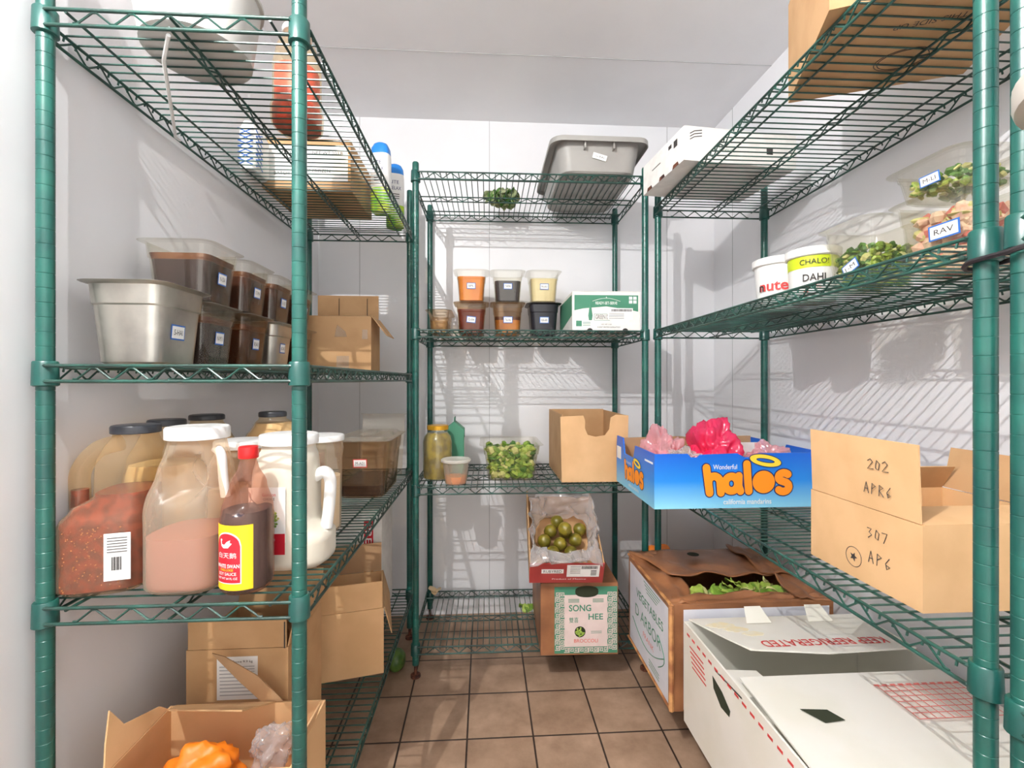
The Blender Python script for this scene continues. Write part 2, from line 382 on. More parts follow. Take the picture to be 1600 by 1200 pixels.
# ------------------------------------------------------------------ pans
def pan(label, x, y, z, w, d, h, body='clear', content=None, lvl=.6, film=None, lab=None, lid=False, rz=0, group=None, side='front', name='food_pan', mould=None):
    root = thing(name, label, 'food pan', (x, y, z), rz, group)
    fl = .013; tw, td = w/2-fl, d/2-fl; bw, bd = tw*.84, td*.84; st = h*.72
    def at(zz, off=0):
        k = zz/h; s1 = 1 if zz > st else .97
        return (bw+(tw-bw)*k)*s1+off, (bd+(td-bd)*k)*s1+off
    r = .022
    def ring(zz, off=0, ro=0):
        a, c = at(zz, off); return rrect(a, c, r+ro, zz)
    t = .002
    rings = [ring(0, -.006), ring(.005), ring(st-.001), ring(st+.002), ring(h-.006), rrect(w/2-.002, d/2-.002, r+.008, h-.0025), rrect(w/2, d/2, r+.008, h-.001), rrect(w/2-.002, d/2-.002, r+.008, h),
             rrect(*[q-t+.001 for q in at(h)], r, h-.001), ring(h-.008, -t), ring(st+.002, -t), ring(st-.002, -t), ring(.007, -t), ring(.003, -.008)]
    MB().loft(rings).build('pan_body', body, root, smooth=True, angle=28)
    if content:
        g = .0032; z1 = h*lvl; rs = [ring(.004, -.009), ring(.008, -g)]
        if z1 > st: rs += [ring(st-.003, -g), ring(st+.003, -g)]
        rs += [ring(z1, -g)]
        MB().loft(rs).build('contents', content, root, smooth=True, angle=50)
        if film:
            z2 = min(h*.93, z1+h*.10)
            rs = [ring(z1, -g+.0003), ring(z2, -g+.0003), ring(z2, -g-.0006), ring(z1+.001, -g-.0006)]
            MB().loft(rs, capb=False, capt=False).build('sauce_film', film, root, smooth=True)
    if lab:
        txt, u, v, *q = lab
        zz = h*v
        if side == 'front':
            sl = (td-bd)/h; c = (u*at(zz)[0], -at(zz, .0009)[1], zz); sticker(root, c, (1, 0, 0), (0, -sl, 1), txt=txt, *q) if not q else sticker(root, c, (1, 0, 0), (0, -sl, 1), txt=txt, **q[0])
        elif side == 'right':
            sl = (tw-bw)/h; c = (at(zz, .0009)[0], u*at(zz)[1], zz); sticker(root, c, (0, 1, 0), (sl, 0, 1), txt=txt) if not q else sticker(root, c, (0, 1, 0), (sl, 0, 1), txt=txt, **q[0])
        else:
            sl = (tw-bw)/h; c = (-at(zz, .0009)[0], u*at(zz)[1], zz); sticker(root, c, (0, -1, 0), (-sl, 0, 1), txt=txt) if not q else sticker(root, c, (0, -1, 0), (-sl, 0, 1), txt=txt, **q[0])
    if lid:
        b = MB(); b.loft([rrect(w/2-.001, d/2-.001, .028, h+.0004), rrect(w/2, d/2, .03, h+.002), rrect(w/2-.012, d/2-.012, .026, h+.003)]); 
        if lid == 'handle':
            b.loft([rrect(w/2-.02, d/2-.02, .026, h+.003), rrect(w/2-.028, d/2-.028, .02, h+.012)])
            b.loft([rrect(w*.12, d*.2, .01, h+.012), rrect(w*.10, d*.18, .01, h+.017)])
        b.build('lid', 'lidclear', root, smooth=True)
    root['_d'] = 0; del root['_d']
    return root, at
def chunks(root, at, z0, z1, mats, n, size, seed=1, flat=.5, name='chopped_contents', stuff=True):
    rnd = random.Random(seed); b = MB()
    for i in range(n):
        zz = z0+(z1-z0)*rnd.random(); a, c = at(max(zz, 0), -.004-size*.75)
        side = rnd.random()
        px, py = rnd.uniform(-a, a), rnd.uniform(-c, c)
        if side < .55:
            if rnd.random() < .5: py = -c
            else: px = math.copysign(a, px)
        s = [size*rnd.uniform(.35, 1), size*rnd.uniform(.35, 1), size*rnd.uniform(.15, flat)]
        m = Matrix.Rotation(rnd.uniform(0, 6.28), 3, 'Z') @ Matrix.Rotation(rnd.uniform(-1, 1), 3, 'X')
        k = 6; vs = []
        for lv, q in ((-1, .7), (0, 1), (1, .7)):
            for j in range(k):
                a_ = 2*PI*j/k; jt = rnd.uniform(.75, 1.1)
                vs.append(Vector((px, py, max(zz, z0+.002))) + m @ Vector((s[0]*q*jt*math.cos(a_), s[1]*q*jt*math.sin(a_), s[2]*lv)))
        mi = rnd.randrange(len(mats))
        b.add(vs, [tuple(range(k))[::-1], tuple(range(2*k, 3*k))]+[(l*k+j, l*k+(j+1) % k, (l+1)*k+(j+1) % k, (l+1)*k+j) for l in range(2) for j in range(k)], mi)
    o = b.build(name, mats, root, smooth=False); 
    if stuff: o['kind'] = 'stuff'
    return o
S6 = (.163, .176)
# left rack, middle shelf
zL = 1.159
pan('dented steel food pan nearest the camera on the left rack', -.668, .962, zL, .162, .176, .155, 'steel', lab=('5-HAI', -.15, .42, dict(w=.04, h=.03)), side='right', name='steel_food_pan')
ys = [1.125, 1.297, 1.462, 1.634]
grpL = 'stacked food pans on the left rack'
low = [('clear food pan of near black sauce behind the steel pan', 'clear', 'darkbrown', .70, 'N-M11', ),
       ('food pan of brown sauce, second from the steel pan, bottom layer', 'clearsmoke', 'brown', .72, 'RAI'),
       ('steel food pan beside the near left rack post, bottom layer of the stack', 'steel', None, 0, 'KAI'),
       ('orange-brown sauce pan next to the open carton, bottom layer', 'clear', 'brown', .7, 'S-AI')]
for (lb, bd, ct, lv, tx), yy in zip(low, ys):
    pan(lb, -.686, yy, zL, .172, .163, .142, bd, ct, lv, 'film' if ct else None, (tx, -.1, .48, dict(w=.034, h=.03)), 'flat', side='right', group=grpL)
up = [('big clear pan of dark brown sauce on top of the near stack', 'darkbrown', .70, 'N-SSA'),
      ('pan of brown sauce on top, second in the upper layer', 'brown', .70, '17-M4'),
      ('pan of red brown sauce on top, beside the near left post', 'brown', .72, '1-117'),
      ('pan of brown sauce on top, last one before the open carton', 'brown', .7, 'LA')]
for i, ((lb, ct, lv, tx), yy) in enumerate(zip(up, ys)):
    pan(lb, -.682 if i == 0 else -.684, yy, zL+.1455, .17, .165, .135, 'clear', ct, lv, 'film', (tx, 0, .46, dict(w=.034, h=.028)), False, side='right', group=grpL)
# middle rack pans
zM = 1.324
xs = [-.058, .101, .26]
for (lb, bd, ct, lv, tx, fm), xx in zip([('clear food pan of tomato red sauce, bottom layer on the back rack', 'clearsmoke', 'redbrown', .8, 'G-04', None),
        ('food pan half full of yellow sauce under the dark one', 'clearsmoke', 'yellowsauce', .48, 'Tai-Aa', 'film'),
        ('black plastic food pan under the cream one', 'blackpan', None, 0, 'KAI-AN', None)], xs):
    pan(lb, xx, 2.06, zM, .155, .163, .142, bd, ct, lv, fm, (tx, 0, .48, dict(w=.04, h=.028, tilt=-6 if xx < 0 else 0)), 'flat', group='six food pans stacked on the back rack')
for (lb, bd, ct, lv, tx), xx in zip([('clear food pan of bright orange sauce on top of the red one', 'clear', 'orangesauce', .8, 'SPL'),
        ('clear food pan of charcoal brown sauce, middle of the top layer', 'clear', 'darksauce', .68, 'TAPIA'),
        ('clear food pan of cream coloured sauce over the black pan', 'clear', 'cream', .76, 'N-A1')], xs):
    pan(lb, xx, 2.06, zM+.1455, .157, .163, .137, bd, ct, lv, None, (tx, 0, .5, dict(w=.038, h=.026)), False, group='six food pans stacked on the back rack')
pan('shallow empty looking clear pan at the left end of the back rack', -.193, 2.05, zM, .112, .26, .10, 'clearsmoke', 'pale', .55)
r_, at_ = pan('clear food pan of chopped green vegetables on the back rack', .107, 1.953, .728, .255, .31, .145, 'clear')
chunks(r_, at_, .012, .125, ['veg1', 'veg2', 'veg3', 'veg2', 'veg4', 'veg1'], 330, .027, 3)
# dark broth container, left rack
pan('smoky pan of dark broth under a clear lid on the left rack', -.404, 1.66, .742, .200, .325, .19, 'clearsmoke', 'darkbrown', .22, None, ('M-A01', .0, .62, dict(w=.045, h=.028, border='inkred')), 'handle', name='lidded_food_pan')
b = MB(); b.loft([rrect(.08, .003, .003, 0), rrect(.083, .003, .003, .10), rrect(.088, .004, .003, .245), rrect(.094, .007, .004, .25)])
b.move(lambda v: Matrix.Rotation(R(-8), 3, 'X') @ v)
o = b.build('clear_lid', 'lidclear', smooth=True); o.location = (-.42, 1.92, .7425); tag(o, 'clear flat lid propped upright behind the dark broth pan', 'lid')
# right rack pans
zR = 1.329
r_, at_ = pan('clear food pan of chopped green salad beside the yogurt tub', .873, .99, zR, .165, .16, .15, 'clear', lab=('1-M', -.2, .35, dict(w=.045, h=.024, tilt=22)), side='left')
chunks(r_, at_, .01, .095, ['veg3', 'veg2', 'veg1', 'veg4', 'veg3'], 300, .014, 5)
r_, at_ = pan('clear food pan of pale pink meat at the near end of the right rack', .90, .822, zR, .165, .17, .15, 'clear', lab=('RAV', -.45, .50, dict(w=.058, h=.028)), side='left')
MB().loft([rrect(.040, .045, .02, .006), rrect(.046, .048, .02, .100)]).build('meat', 'meat1', r_, smooth=True)
chunks(r_, at_, .01, .115, ['meat1', 'meat1', 'veg4', 'meat2', 'meat1'], 300, .024, 6)
r_, at_ = pan('shallow clear pan of salad leaves resting on the meat pan', .902, .832, zR+.151, .165, .165, .066, 'clear', lab=('M-LI', -.15, .45, dict(w=.04, h=.02)), side='left')
chunks(r_, at_, .008, .04, ['veg1', 'veg2', 'veg3', 'veg4'], 120, .013, 8)

# ------------------------------------------------------------------ cartons
def carton(name, label, x, y, z, w, d, h, mt='kraft', rz=0, t=.004, cat='cardboard box', closed=False, group=None, rot=None, inner='kraftin'):
    """local origin: base centre; y- is the near face"""
    root = thing(name, label, cat, (x, y, z), rz, group, rot); b = MB(); a, c = w/2, d/2
    b.box(-a, a, -c, c, 0, t); b.box(-a, a, -c, -c+t, t, h); b.box(-a, a, c-t, c, t, h); b.box(-a, -a+t, -c+t, c-t, t, h); b.box(a-t, a, -c+t, c-t, t, h)
    b.build('carton_body', mt, root)
    return root
def flap(root, side, w, d, h, ln, ang, mt='kraft', t=.003, taper=.004, shape=None, name='flap'):
    """ang 0 = straight up, 90 = folded outward level, -90 = folded in closed"""
    a, c = w/2, d/2
    hw = a if side in ('front', 'back') else c; hw -= taper
    pts = shape or [(-hw, 0), (hw, 0), (hw, ln), (-hw, ln)]
    ax = {'front': ((0, -c, h), (1, 0, 0), (0, -1, 0)), 'back': ((0, c, h), (-1, 0, 0), (0, 1, 0)), 'left': ((-a, 0, h), (0, -1, 0), (-1, 0, 0)), 'right': ((a, 0, h), (0, 1, 0), (1, 0, 0))}[side]
    o, x, out = map(Vector, ax); A = R(ang); up = Vector((0, 0, 1))*math.cos(A)+out*math.sin(A); n = out*math.cos(A)-Vector((0, 0, 1))*math.sin(A)
    o = o-n*t*1.0+Vector((0, 0, .0015))
    return MB().slab([o+x*p[0]+up*p[1] for p in pts], n, t).build(name, mt, root)
# open kraft box, left rack middle shelf
w_, d_, h_ = .245, .14, .205
r = carton('cardboard_box', 'open kraft box with tape scraps on the left rack middle shelf', -.541, 1.80, 1.159, w_, d_, h_)
flap(r, 'back', w_, d_, h_, .10, 0); flap(r, 'right', w_, d_, h_, .09, 142); flap(r, 'front', w_, d_, h_, .05, -80)
b = MB(); patch(b, (-.035+.0, d_/2-.0048, h_+.055), (1, 0, 0), (0, 0, 1), .002, .07); patch(b, (.075, d_/2-.0048, h_+.055), (1, 0, 0), (0, 0, 1), .0022, .07)
b.build('slot', 'ink', r)
b = MB(); patch(b, (.02, -d_/2-.0008, .035), (1, 0, 0), (0, 0, 1), .045, .05); b.build('tape_scrap', 'lidclear', r)
b = MB(); patch(b, (.10, -d_/2-.0008, .14), (1, 0, 0), (0, 0, 1), .02, .035); b.build('tape_scrap', 'lidclear', r)
b = MB(); b.slab([(-.01, -d_/2-.0008, .13), (.035, -d_/2-.0008, .13), (.03, -d_/2-.0008, .15), (.0, -d_/2-.0008, .175), (-.004, -d_/2-.0008, .16)], (0, -1, 0), .0005)
b.build('tape_scrap', 'lidclear', r)
# L top shelf: kraft/white printed box
r = carton('printed_carton', 'kraft carton with a white printed front on the top left shelf', -.595, 1.725, 1.771, .29, .29, .165, 'kraft')
flap(r, 'front', .29, .29, .165, .144, -90); flap(r, 'back', .29, .29, .165, .144, -90)
b = MB(); patch(b, (0, -.1452, .085), (1, 0, 0), (0, 0, 1), .272, .12); b.build('printed_panel', 'paper', r)
for k, (xx, zz, s_) in enumerate([(-.05, .12, 'FROZEN'), (.07, .12, 'NET WT 20 LB'), (.03, .06, 'KEEP FROZEN'), (-.08, .05, 'BATCH')]): words(r, s_, (xx, -.1462, zz), (1, 0, 0), (0, 0, 1), .011, 'ink')
# blue lattice bag beside it
b = MB(); b.loft([rrect(.022, .05, .02, 0), rrect(.026, .055, .02, .01), rrect(.026, .055, .02, .12), rrect(.012, .05, .01, .145)])
root = thing('lattice_packet', 'blue and white lattice packet left of the printed carton', 'packet', (-.72, 1.49, 1.771))
b.build('packet_body', 'paper', root, smooth=True)
b = MB()
for i in range(6):
    z0 = .01+i*.018
    for s_ in (1, -1):
        b.tube([(-.022, -.0555, z0+(.02 if s_ > 0 else 0)), (.022, -.0555, z0+(0 if s_ > 0 else .02))], .0016, 4)
        b.tube([(.0265, -.045, z0+(.02 if s_ > 0 else 0)), (.0265, -.005, z0+(0 if s_ > 0 else .02))], .0016, 4)
b.build('lattice_print', 'blue', root)
# left rack bottom: PREMIUM box
r = carton('white_carton', 'white carton printed PREMIUM in red behind the open kraft box', -.53, 1.90, .211, .27, .20, .42, 'whitecard', t=.004)
flap(r, 'front', .27, .20, .42, .098, -90, 'whitecard'); flap(r, 'back', .27, .20, .42, .098, -90, 'whitecard')
b = MB(); patch(b, (.085, -.1002, .27), (1, 0, 0), (0, 0, 1), .035, .22); b.build('red_band', 'redlabel', r)
words(r, 'PREMIUM', (.085, -.1012, .27), (0, 0, -1), (1, 0, 0), .024, 'paper', w=.19, bold=.01)
w_, d_, h_ = .234, .30, .204
r = carton('cardboard_box', 'open kraft box jutting askew over the left rack bottom shelf', -.464, 1.588, .211, w_, d_, h_, 'kraftlight', rz=R(13))
flap(r, 'front', w_, d_, h_, .084, 2, 'kraftlight'); flap(r, 'back', w_, d_, h_, .10, 8, 'kraftin'); flap(r, 'right', w_, d_, h_, .09, 165, 'kraft')
# labelled box
w_, d_, h_ = .23, .22, .292
r = carton('cardboard_box', 'kraft box with white nutrition label low on the left rack', -.575, 1.22, .211, w_, d_, h_)
flap(r, 'front', w_, d_, h_, .068, 0); flap(r, 'back', w_, d_, h_, .09, 20); flap(r, 'right', w_, d_, h_, .07, 12)
b = MB(); patch(b, (.0, -d_/2-.0003, .225), (1, 0, 0), (0, 0, 1), .092, .10); b.build('paper_label', 'paper', r)
words(r, 'Curry Sauce 9.9 kg', (.0, -d_/2-.0012, .263), (1, 0, 0), (0, 0, 1), .007, 'ink', w=.07)
b = MB()
for k in range(9): patch(b, (-.02 if k < 4 else 0, -d_/2-.0012, .252-k*.0082), (1, 0, 0), (0, 0, 1), .04 if k < 4 else .078, .0022)
patch(b, (.026, -d_/2-.0012, .24), (1, 0, 0), (0, 0, 1), .026, .0015); patch(b, (.026, -d_/2-.0012, .246), (1, 0, 0), (0, 0, 1), .026, .0015); patch(b, (.026, -d_/2-.0012, .252), (1, 0, 0), (0, 0, 1), .026, .0015)
b.build('label_print', 'seam', r)
b = MB(); patch(b, (.107, -d_/2-.0003, h_+.03), (1, 0, 0), (0, 0, 1), .003, .062); b.build('slot', 'ink', r)
# torn box front
w_, d_, h_ = .335, .185, .20
r = carton('cardboard_box', 'torn open kraft box with ragged flaps at the foot of the left rack', -.525, .968, .211, w_, d_, h_, 'kraftlight')
flap(r, 'left', w_, d_, h_, .1, 10, 'kraftlight', shape=[(-.08, 0), (.088, 0), (.075, .045), (.055, .095), (.03, .05), (-.06, .02)])
flap(r, 'back', w_, d_, h_, .1, -62, 'kraft', shape=[(-.06, 0), (.155, 0), (.13, .07), (-.04, .12)])
flap(r, 'right', w_, d_, h_, .09, 20, 'kraftlight', shape=[(-.085, 0), (.03, 0), (.03, .04), (-.085, .065)])
flap(r, 'back', w_, d_, h_, .1, 4, 'kraftin', shape=[(-.075, 0), (-.03, 0), (.02, .045), (.075, .10), (.082, .108), (.055, .10), (-.02, .055)], name='torn_flap')
def blob(label, name, cat, c, s, mt, amp=.25, f=9, seed=0, sub=4, group=None, flatb=True):
    bm = bmesh.new(); bmesh.ops.create_icosphere(bm, subdivisions=sub, radius=1)
    off = Vector((seed*3.1, seed*1.7, seed))
    for v in bm.verts:
        p = v.co.copy(); n1 = noise.noise(p*f*.22+off); n2 = abs(noise.noise(p*f*.5+off)); k = 1+amp*n1*1.2-amp*n2*1.0
        v.co = Vector((p.x*s[0]*k, p.y*s[1]*k, p.z*s[2]*k))
        if flatb and v.co.z < -s[2]*.7: v.co.z = -s[2]*.7
    for fc in bm.faces: fc.smooth = True
    me = bpy.data.meshes.new(name); bm.to_mesh(me); bm.free(); me.materials.append(M[mt])
    o = bpy.data.objects.new(name, me); C.objects.link(o); o.location = c
    if label: tag(o, label, cat, group)
    return o
blob('crumpled orange plastic packet inside the torn box', 'orange_packet', 'packet', (-.56, .95, .345), (.075, .05, .06), 'yellowsauce', .25, seed=2).data.materials[0] = M['orange']
blob('clear plastic bag crumpled in the torn box behind the orange packet', 'plastic_bag', 'plastic bag', (-.44, .985, .37), (.045, .04, .045), 'bag', .4, seed=3)
# right rack lower shelf: halos crate
w_, d_, h_ = .535, .395, .165
r = thing('printed_crate', 'blue mandarin crate printed halos on the right rack', 'fruit crate', (.775, 1.550, .743))
a, c = w_/2, d_/2; t = .005
def wallpoly(pts, ax, off, tt):
    b = MB()
    if ax == 'y': b.slab([(p[0], off, p[1]) for p in pts], (0, 1, 0), tt)
    else: b.slab([(off, p[0], p[1]) for p in pts], (1, 0, 0), tt)
    return b
fp = [(-a, 0), (a, 0), (a, h_), (.06, h_), (.045, h_-.004), (.03, h_-.012), (.012, h_-.012), (-.003, h_-.004), (-.01, h_), (-.125, h_-.003), (-.135, h_-.011), (-.155, h_-.011), (-.165, h_), (-a, h_)]
wallpoly(fp, 'y', -c, t).build('front_panel', 'bluefade', r)
wallpoly([(-c+t, 0), (c, 0), (c, h_-.02), (.19, h_+.01), (.12, h_+.01), (.10, h_-.045), (.0, h_-.045), (-.02, h_), (-c+t, h_)], 'x', -a, t).build('side_panel', 'bluefade', r)
wallpoly([(-c+t, 0), (c, 0), (c, h_), (.12, h_), (.10, h_-.045), (.0, h_-.045), (-.02, h_), (-c+t, h_)], 'x', a-t, t).build('side_panel', 'bluefade', r)
wallpoly([(-a+t, 0), (a-t, 0), (a-t, h_+.005), (.12, h_+.005), (.06, h_-.004), (-.02, h_+.005), (-a+t, h_)], 'y', c-t, t).build('back_panel', 'kraftin', r)
MB().box(-a+t, a-t, -c+t, c-t, 0, t).build('bottom_panel', 'kraftin', r)
MB().box(-a+t, a-t, -c+t+.0001, -c+t+.001, t, h_-.015).box(-a+t, -a+t+.001, -c+t, c-t, t, h_-.05).build('inner_lining', 'kraftin', r)
b = MB(); b.box(.10, .103, .02, c-t, t, h_+.003); b.box(.10, .20, .02, .023, t, h_+.003); b.build('divider', 'whitecard', r)
_k = [0]
def fat(b, pts, rad, o, x, up, n, z_, mi):
    """thick round-ended flat pen stroke"""
    P = [(Vector(o)+x*p[0]+up*p[1]+n*z_) for p in pts]
    for q in P:
        _k[0] = (_k[0]+1) % 60; q = q+n*(_k[0]*6e-6)
        b.add([q+x*rad*math.cos(2*PI*j/14)+up*rad*math.sin(2*PI*j/14) for j in range(14)], [tuple(range(14))], mi)
    for q0, q1 in zip(P, P[1:]):
        d = (q1-q0); 
        if d.length < 1e-6: continue
        _k[0] = (_k[0]+1) % 60; q0 = q0+n*(_k[0]*6e-6); q1 = q1+n*(_k[0]*6e-6)
        e = d.normalized().cross(n)*rad; b.add([q0-e, q0+e, q1+e, q1-e], [(0, 1, 2, 3)], mi)
def arcp(cx, cy, rx, ry, a0, a1, k=12): return [(cx+rx*math.cos(R(a0+(a1-a0)*i/k)), cy+ry*math.sin(R(a0+(a1-a0)*i/k))) for i in range(k+1)]
LET = {'h': [[(-.128, .046), (-.118, -.030)], [(-.122, -.005)]+arcp(-.104, .000, .019, .020, 150, 10)+[(-.083, -.030)]],
       'a': [arcp(-.050, -.003, .020, .022, 0, 360, 18), [(-.027, .020), (-.028, -.010), (-.022, -.026)]],
       'l': [[(-.002, .056), (.001, .01), (.004, -.026)]],
       's': [arcp(.114, .015, .017, .013, 40, 260, 8)+arcp(.112, -.014, .018, .015, 80, -140, 8)]}
def halos(fc, x, up, s, _):
    fc = Vector(fc); x = Vector(x); up = Vector(up); n = x.cross(up)
    for ch, pls in LET.items():
        b = MB()
        for mi, rad, z_ in ((0, .0150, .0005), (1, .0118, .0010)):
            for pl in pls: fat(b, [(p[0]*s, p[1]*s) for p in pl], rad*s, fc, x, up, n, z_+.00002*ord(ch[0])*.1, mi)
        b.build('printed_letter', ['navy', 'halos_orange'], r)
    b = MB(); k = 30
    for mi, rad, z_ in ((0, .0385, .0007), (1, .0350, .0012)):
        b.add([fc+x*(.051+rad*math.cos(2*PI*j/k))*s+up*(.001+rad*.98*math.sin(2*PI*j/k))*s+n*z_ for j in range(k)], [tuple(range(k))], mi)
    b.build('printed_letter', ['navy', 'halos_orange'], r)
    b = MB(); cc = fc+x*.056*s+up*.066*s+n*.0018
    def ringpoly(r0, r1, z_):
        k = 30; vs = []; fs = []
        for j in range(k):
            a_ = 2*PI*j/k
            for q in (r0, r1):
                vs.append(cc+n*z_+x*(q[0]*math.cos(a_))*s+up*(q[1]*math.sin(a_)-q[0]*math.cos(a_)*.16)*s)
        for j in range(k):
            j2 = (j+1) % k; fs.append((2*j, 2*j+1, 2*j2+1, 2*j2))
        return vs, fs
    v, f = ringpoly((.026, .004), (.052, .020), 0); b.add(v, f, 0); v, f = ringpoly((.029, .0065), (.049, .0175), .0004); b.add(v, f, 1)
    b.build('printed_halo', ['navy', 'halo_yellow'], r)
    words(r, 'Wonderful', fc+x*-.070*s+up*.048*s, x, up, .015*s, 'paper', w=.074*s, depth=.0016)
    words(r, 'california mandarins', fc-up*.0575*s, x, up, .016*s, 'paper', w=.150*s, depth=.0012, bold=.012)
halos((.020, -c, .077), (1, 0, 0), (0, 0, 1), 1.0, 1)
halos((-a, -.005, .062), (0, -1, 0), (0, 0, 1), .72, 1)
b = MB(); patch(b, (-a, .165, .115), (0, -1, 0), (0, 0, 1), .05, .045); b.build('paper_sticker', 'paper', r)
b = MB(); patch(b, (-a, -.15, .135), (0, -1, 0), (0, 0, 1), .07, .006); b.build('web_address_line', 'paper', r)
# pink bags inside
blob('clear bag with pale pink contents at the left of the crate', 'plastic_bag', 'plastic bag', (.615, 1.57, .845), (.072, .10, .125), 'palepinkbag', .45, seed=5, sub=5)
blob('hot pink plastic bag bulging out of the crate', 'pink_plastic_bag', 'plastic bag', (.790, 1.56, .862), (.082, .10, .125), 'pinkbag', .35, seed=6, sub=5)
o = blob(None, 'bag_contents', '', (0, -.0, -.01), (.07, .075, .085), 'red', .4, seed=9); o.parent = bpy.data.objects['pink_plastic_bag']; o.data.materials[0] = mat('pink_pickle', (238, 30, 84), .4)
o = blob(None, 'bag_contents', '', (0, 0, -.02), (.055, .07, .06), 'red', .4, seed=10); o.parent = bpy.data.objects['plastic_bag.001']; o.data.materials[0] = mat('pale_pink_pickle', (240, 150, 160), .5)
blob('low clear plastic bag near the notch of the blue crate', 'plastic_bag', 'plastic bag', (.93, 1.46, .85), (.07, .07, .068), 'palepinkbag', .4, seed=7, sub=5)
blob('colourless plastic bag tucked in the front left of the crate', 'plastic_bag', 'plastic bag', (.62, 1.415, .875), (.05, .04, .04), 'bag', .5, seed=8, sub=5)
# kraft box with pen marks
w_, d_, h_ = .31, .262, .145
r = carton('cardboard_box', 'kraft box marked 202 in pen at the right rack near end', .88, .853, .743, w_, d_, h_, 'kraftlight')
flap(r, 'left', w_, d_, h_, .132, 2, 'kraftlight'); flap(r, 'back', w_, d_, h_, .06, -30, 'kraft'); flap(r, 'right', w_, d_, h_, .09, 12, 'kraft'); flap(r, 'front', w_, d_, h_, .08, -84, 'kraftlight')
fx = -w_/2-.0006
def strokes(s):  # crude hand lettering per character in a unit cell
    G = {'2': [[(0, .8), (.3, 1), (.55, .75), (0, .05), (.65, .1)]], '0': [[(.1, .5), (.2, .95), (.5, .7), (.4, .1), (.1, .2), (.1, .5)]], '3': [[(0, .9), (.45, .9), (.2, .55), (.5, .35), (.1, 0)]],
         '7': [[(0, .9), (.55, .95), (.2, 0)]], 'A': [[(0, 0), (.25, 1), (.5, 0)], [(.1, .4), (.45, .4)]], 'P': [[(.05, 0), (.1, 1), (.5, .8), (.1, .5)]], 'R': [[(.05, 0), (.1, 1), (.5, .8), (.1, .5), (.55, 0)]], '6': [[(.45, 1), (.1, .5), (.2, .05), (.5, .3), (.1, .4)]]}
    out = []; cx = 0
    for ch in s:
        out += [[(cx+p[0], p[1]) for p in pl] for pl in G.get(ch, [])]; cx += .8 if ch != ' ' else .4
    return out
def hand(parent, s, c, x, up, size, r=.0008, mt='ink'):
    x = Vector(x); up = Vector(up); n = x.cross(up); b = MB(); st = strokes(s); wd = .8*len(s)
    for pl in st: b.tube([Vector(c)+x*(p[0]-wd/2)*size+up*(p[1]-.5)*size+n*.0004 for p in pl], r, 4)
    return b.build('pen_writing', mt, parent)
LX, LU = (0, -1, 0), (0, 0, 1)
hand(r, '202', (fx-.004, -.05, h_+.085), LX, LU, .020); hand(r, 'APR6', (fx-.004, -.05, h_+.04), LX, LU, .020)
hand(r, '307', (fx, -.045, .10), LX, LU, .020); hand(r, 'AP6', (fx, -.05, .055), LX, LU, .022)
b = MB(); cc = Vector((fx, .012, .04)); pts = [cc+Vector((0, .019*math.cos(2*PI*j/24), .019*math.sin(2*PI*j/24))) for j in range(24)]
b.tube(pts, .0006, 4, closed=True)
k = 10; b.slab([cc+Vector((0, (.009 if j % 2 else .004)*math.cos(2*PI*j/k), (.009 if j % 2 else .004)*math.sin(2*PI*j/k))) for j in range(k)], (-1, 0, 0), .0004)
b.build('round_stamp', 'ink', r)
# right rack top: white produce carton
r = carton('white_carton', 'white produce carton on the far end of the top right shelf', .792, 1.545, 1.809, .39, .28, .105, 'whitecard', rz=R(6))
flap(r, 'front', .39, .28, .105, .138, -90, 'whitecard'); flap(r, 'back', .39, .28, .105, .138, -90, 'whitecard')
b = MB()
for k, yy in enumerate((-.09, .0, .09)): b.slab([(-.1952, yy-.02, .0), (-.1952, yy+.02, .0), (-.1952, yy+.014, .012), (-.1952, yy-.014, .012)], (-1, 0, 0), .0005)
b.build('vent_hole', 'rust', r)
b = MB(); patch(b, (-.1952, -.09, .075), (0, -1, 0), (0, 0, 1), .022, .022); patch(b, (-.1952, -.055, .08), (0, -1, 0), (0, 0, 1), .02, .012); patch(b, (-.1952, .04, .06), (0, -1, 0), (0, 0, 1), .06, .003)
patch(b, (.10, -.1402, .05), (1, 0, 0), (0, 0, 1), .022, .022)
for q in range(3): b.tube([(-.175, -.1405, .065+q*.009), (-.16, -.1405, .074+q*.009), (-.135, -.1405, .078+q*.009)], .0013, 4)
b.build('printed_mark', 'ink', r)
words(r, 'PRODUCE', (-.05, -.1404, .04), (1, 0, 0), (0, 0, 1), .008, 'inkgreen')
# right rack top: brown carton
r = carton('cardboard_box', 'large brown carton seen from below on the near top right shelf', .845, .885, 1.809, .34, .30, .24, 'kraft', rz=R(-22))
flap(r, 'front', .34, .30, .24, .148, -90); flap(r, 'back', .34, .30, .24, .148, -90)
b = MB()
for q in (.05, .044): b.tube([(q*math.cos(2*PI*j/30)+.02, q*.7*math.sin(2*PI*j/30)+.05, -.0006) for j in range(30)], .0008, 4, closed=True)
b.build('round_stamp', 'ink', r)
words(r, 'THIS SIDE UP', (.02, -.06, -.0004), (-1, 0, 0), (0, 1, 0), .014, 'ink')
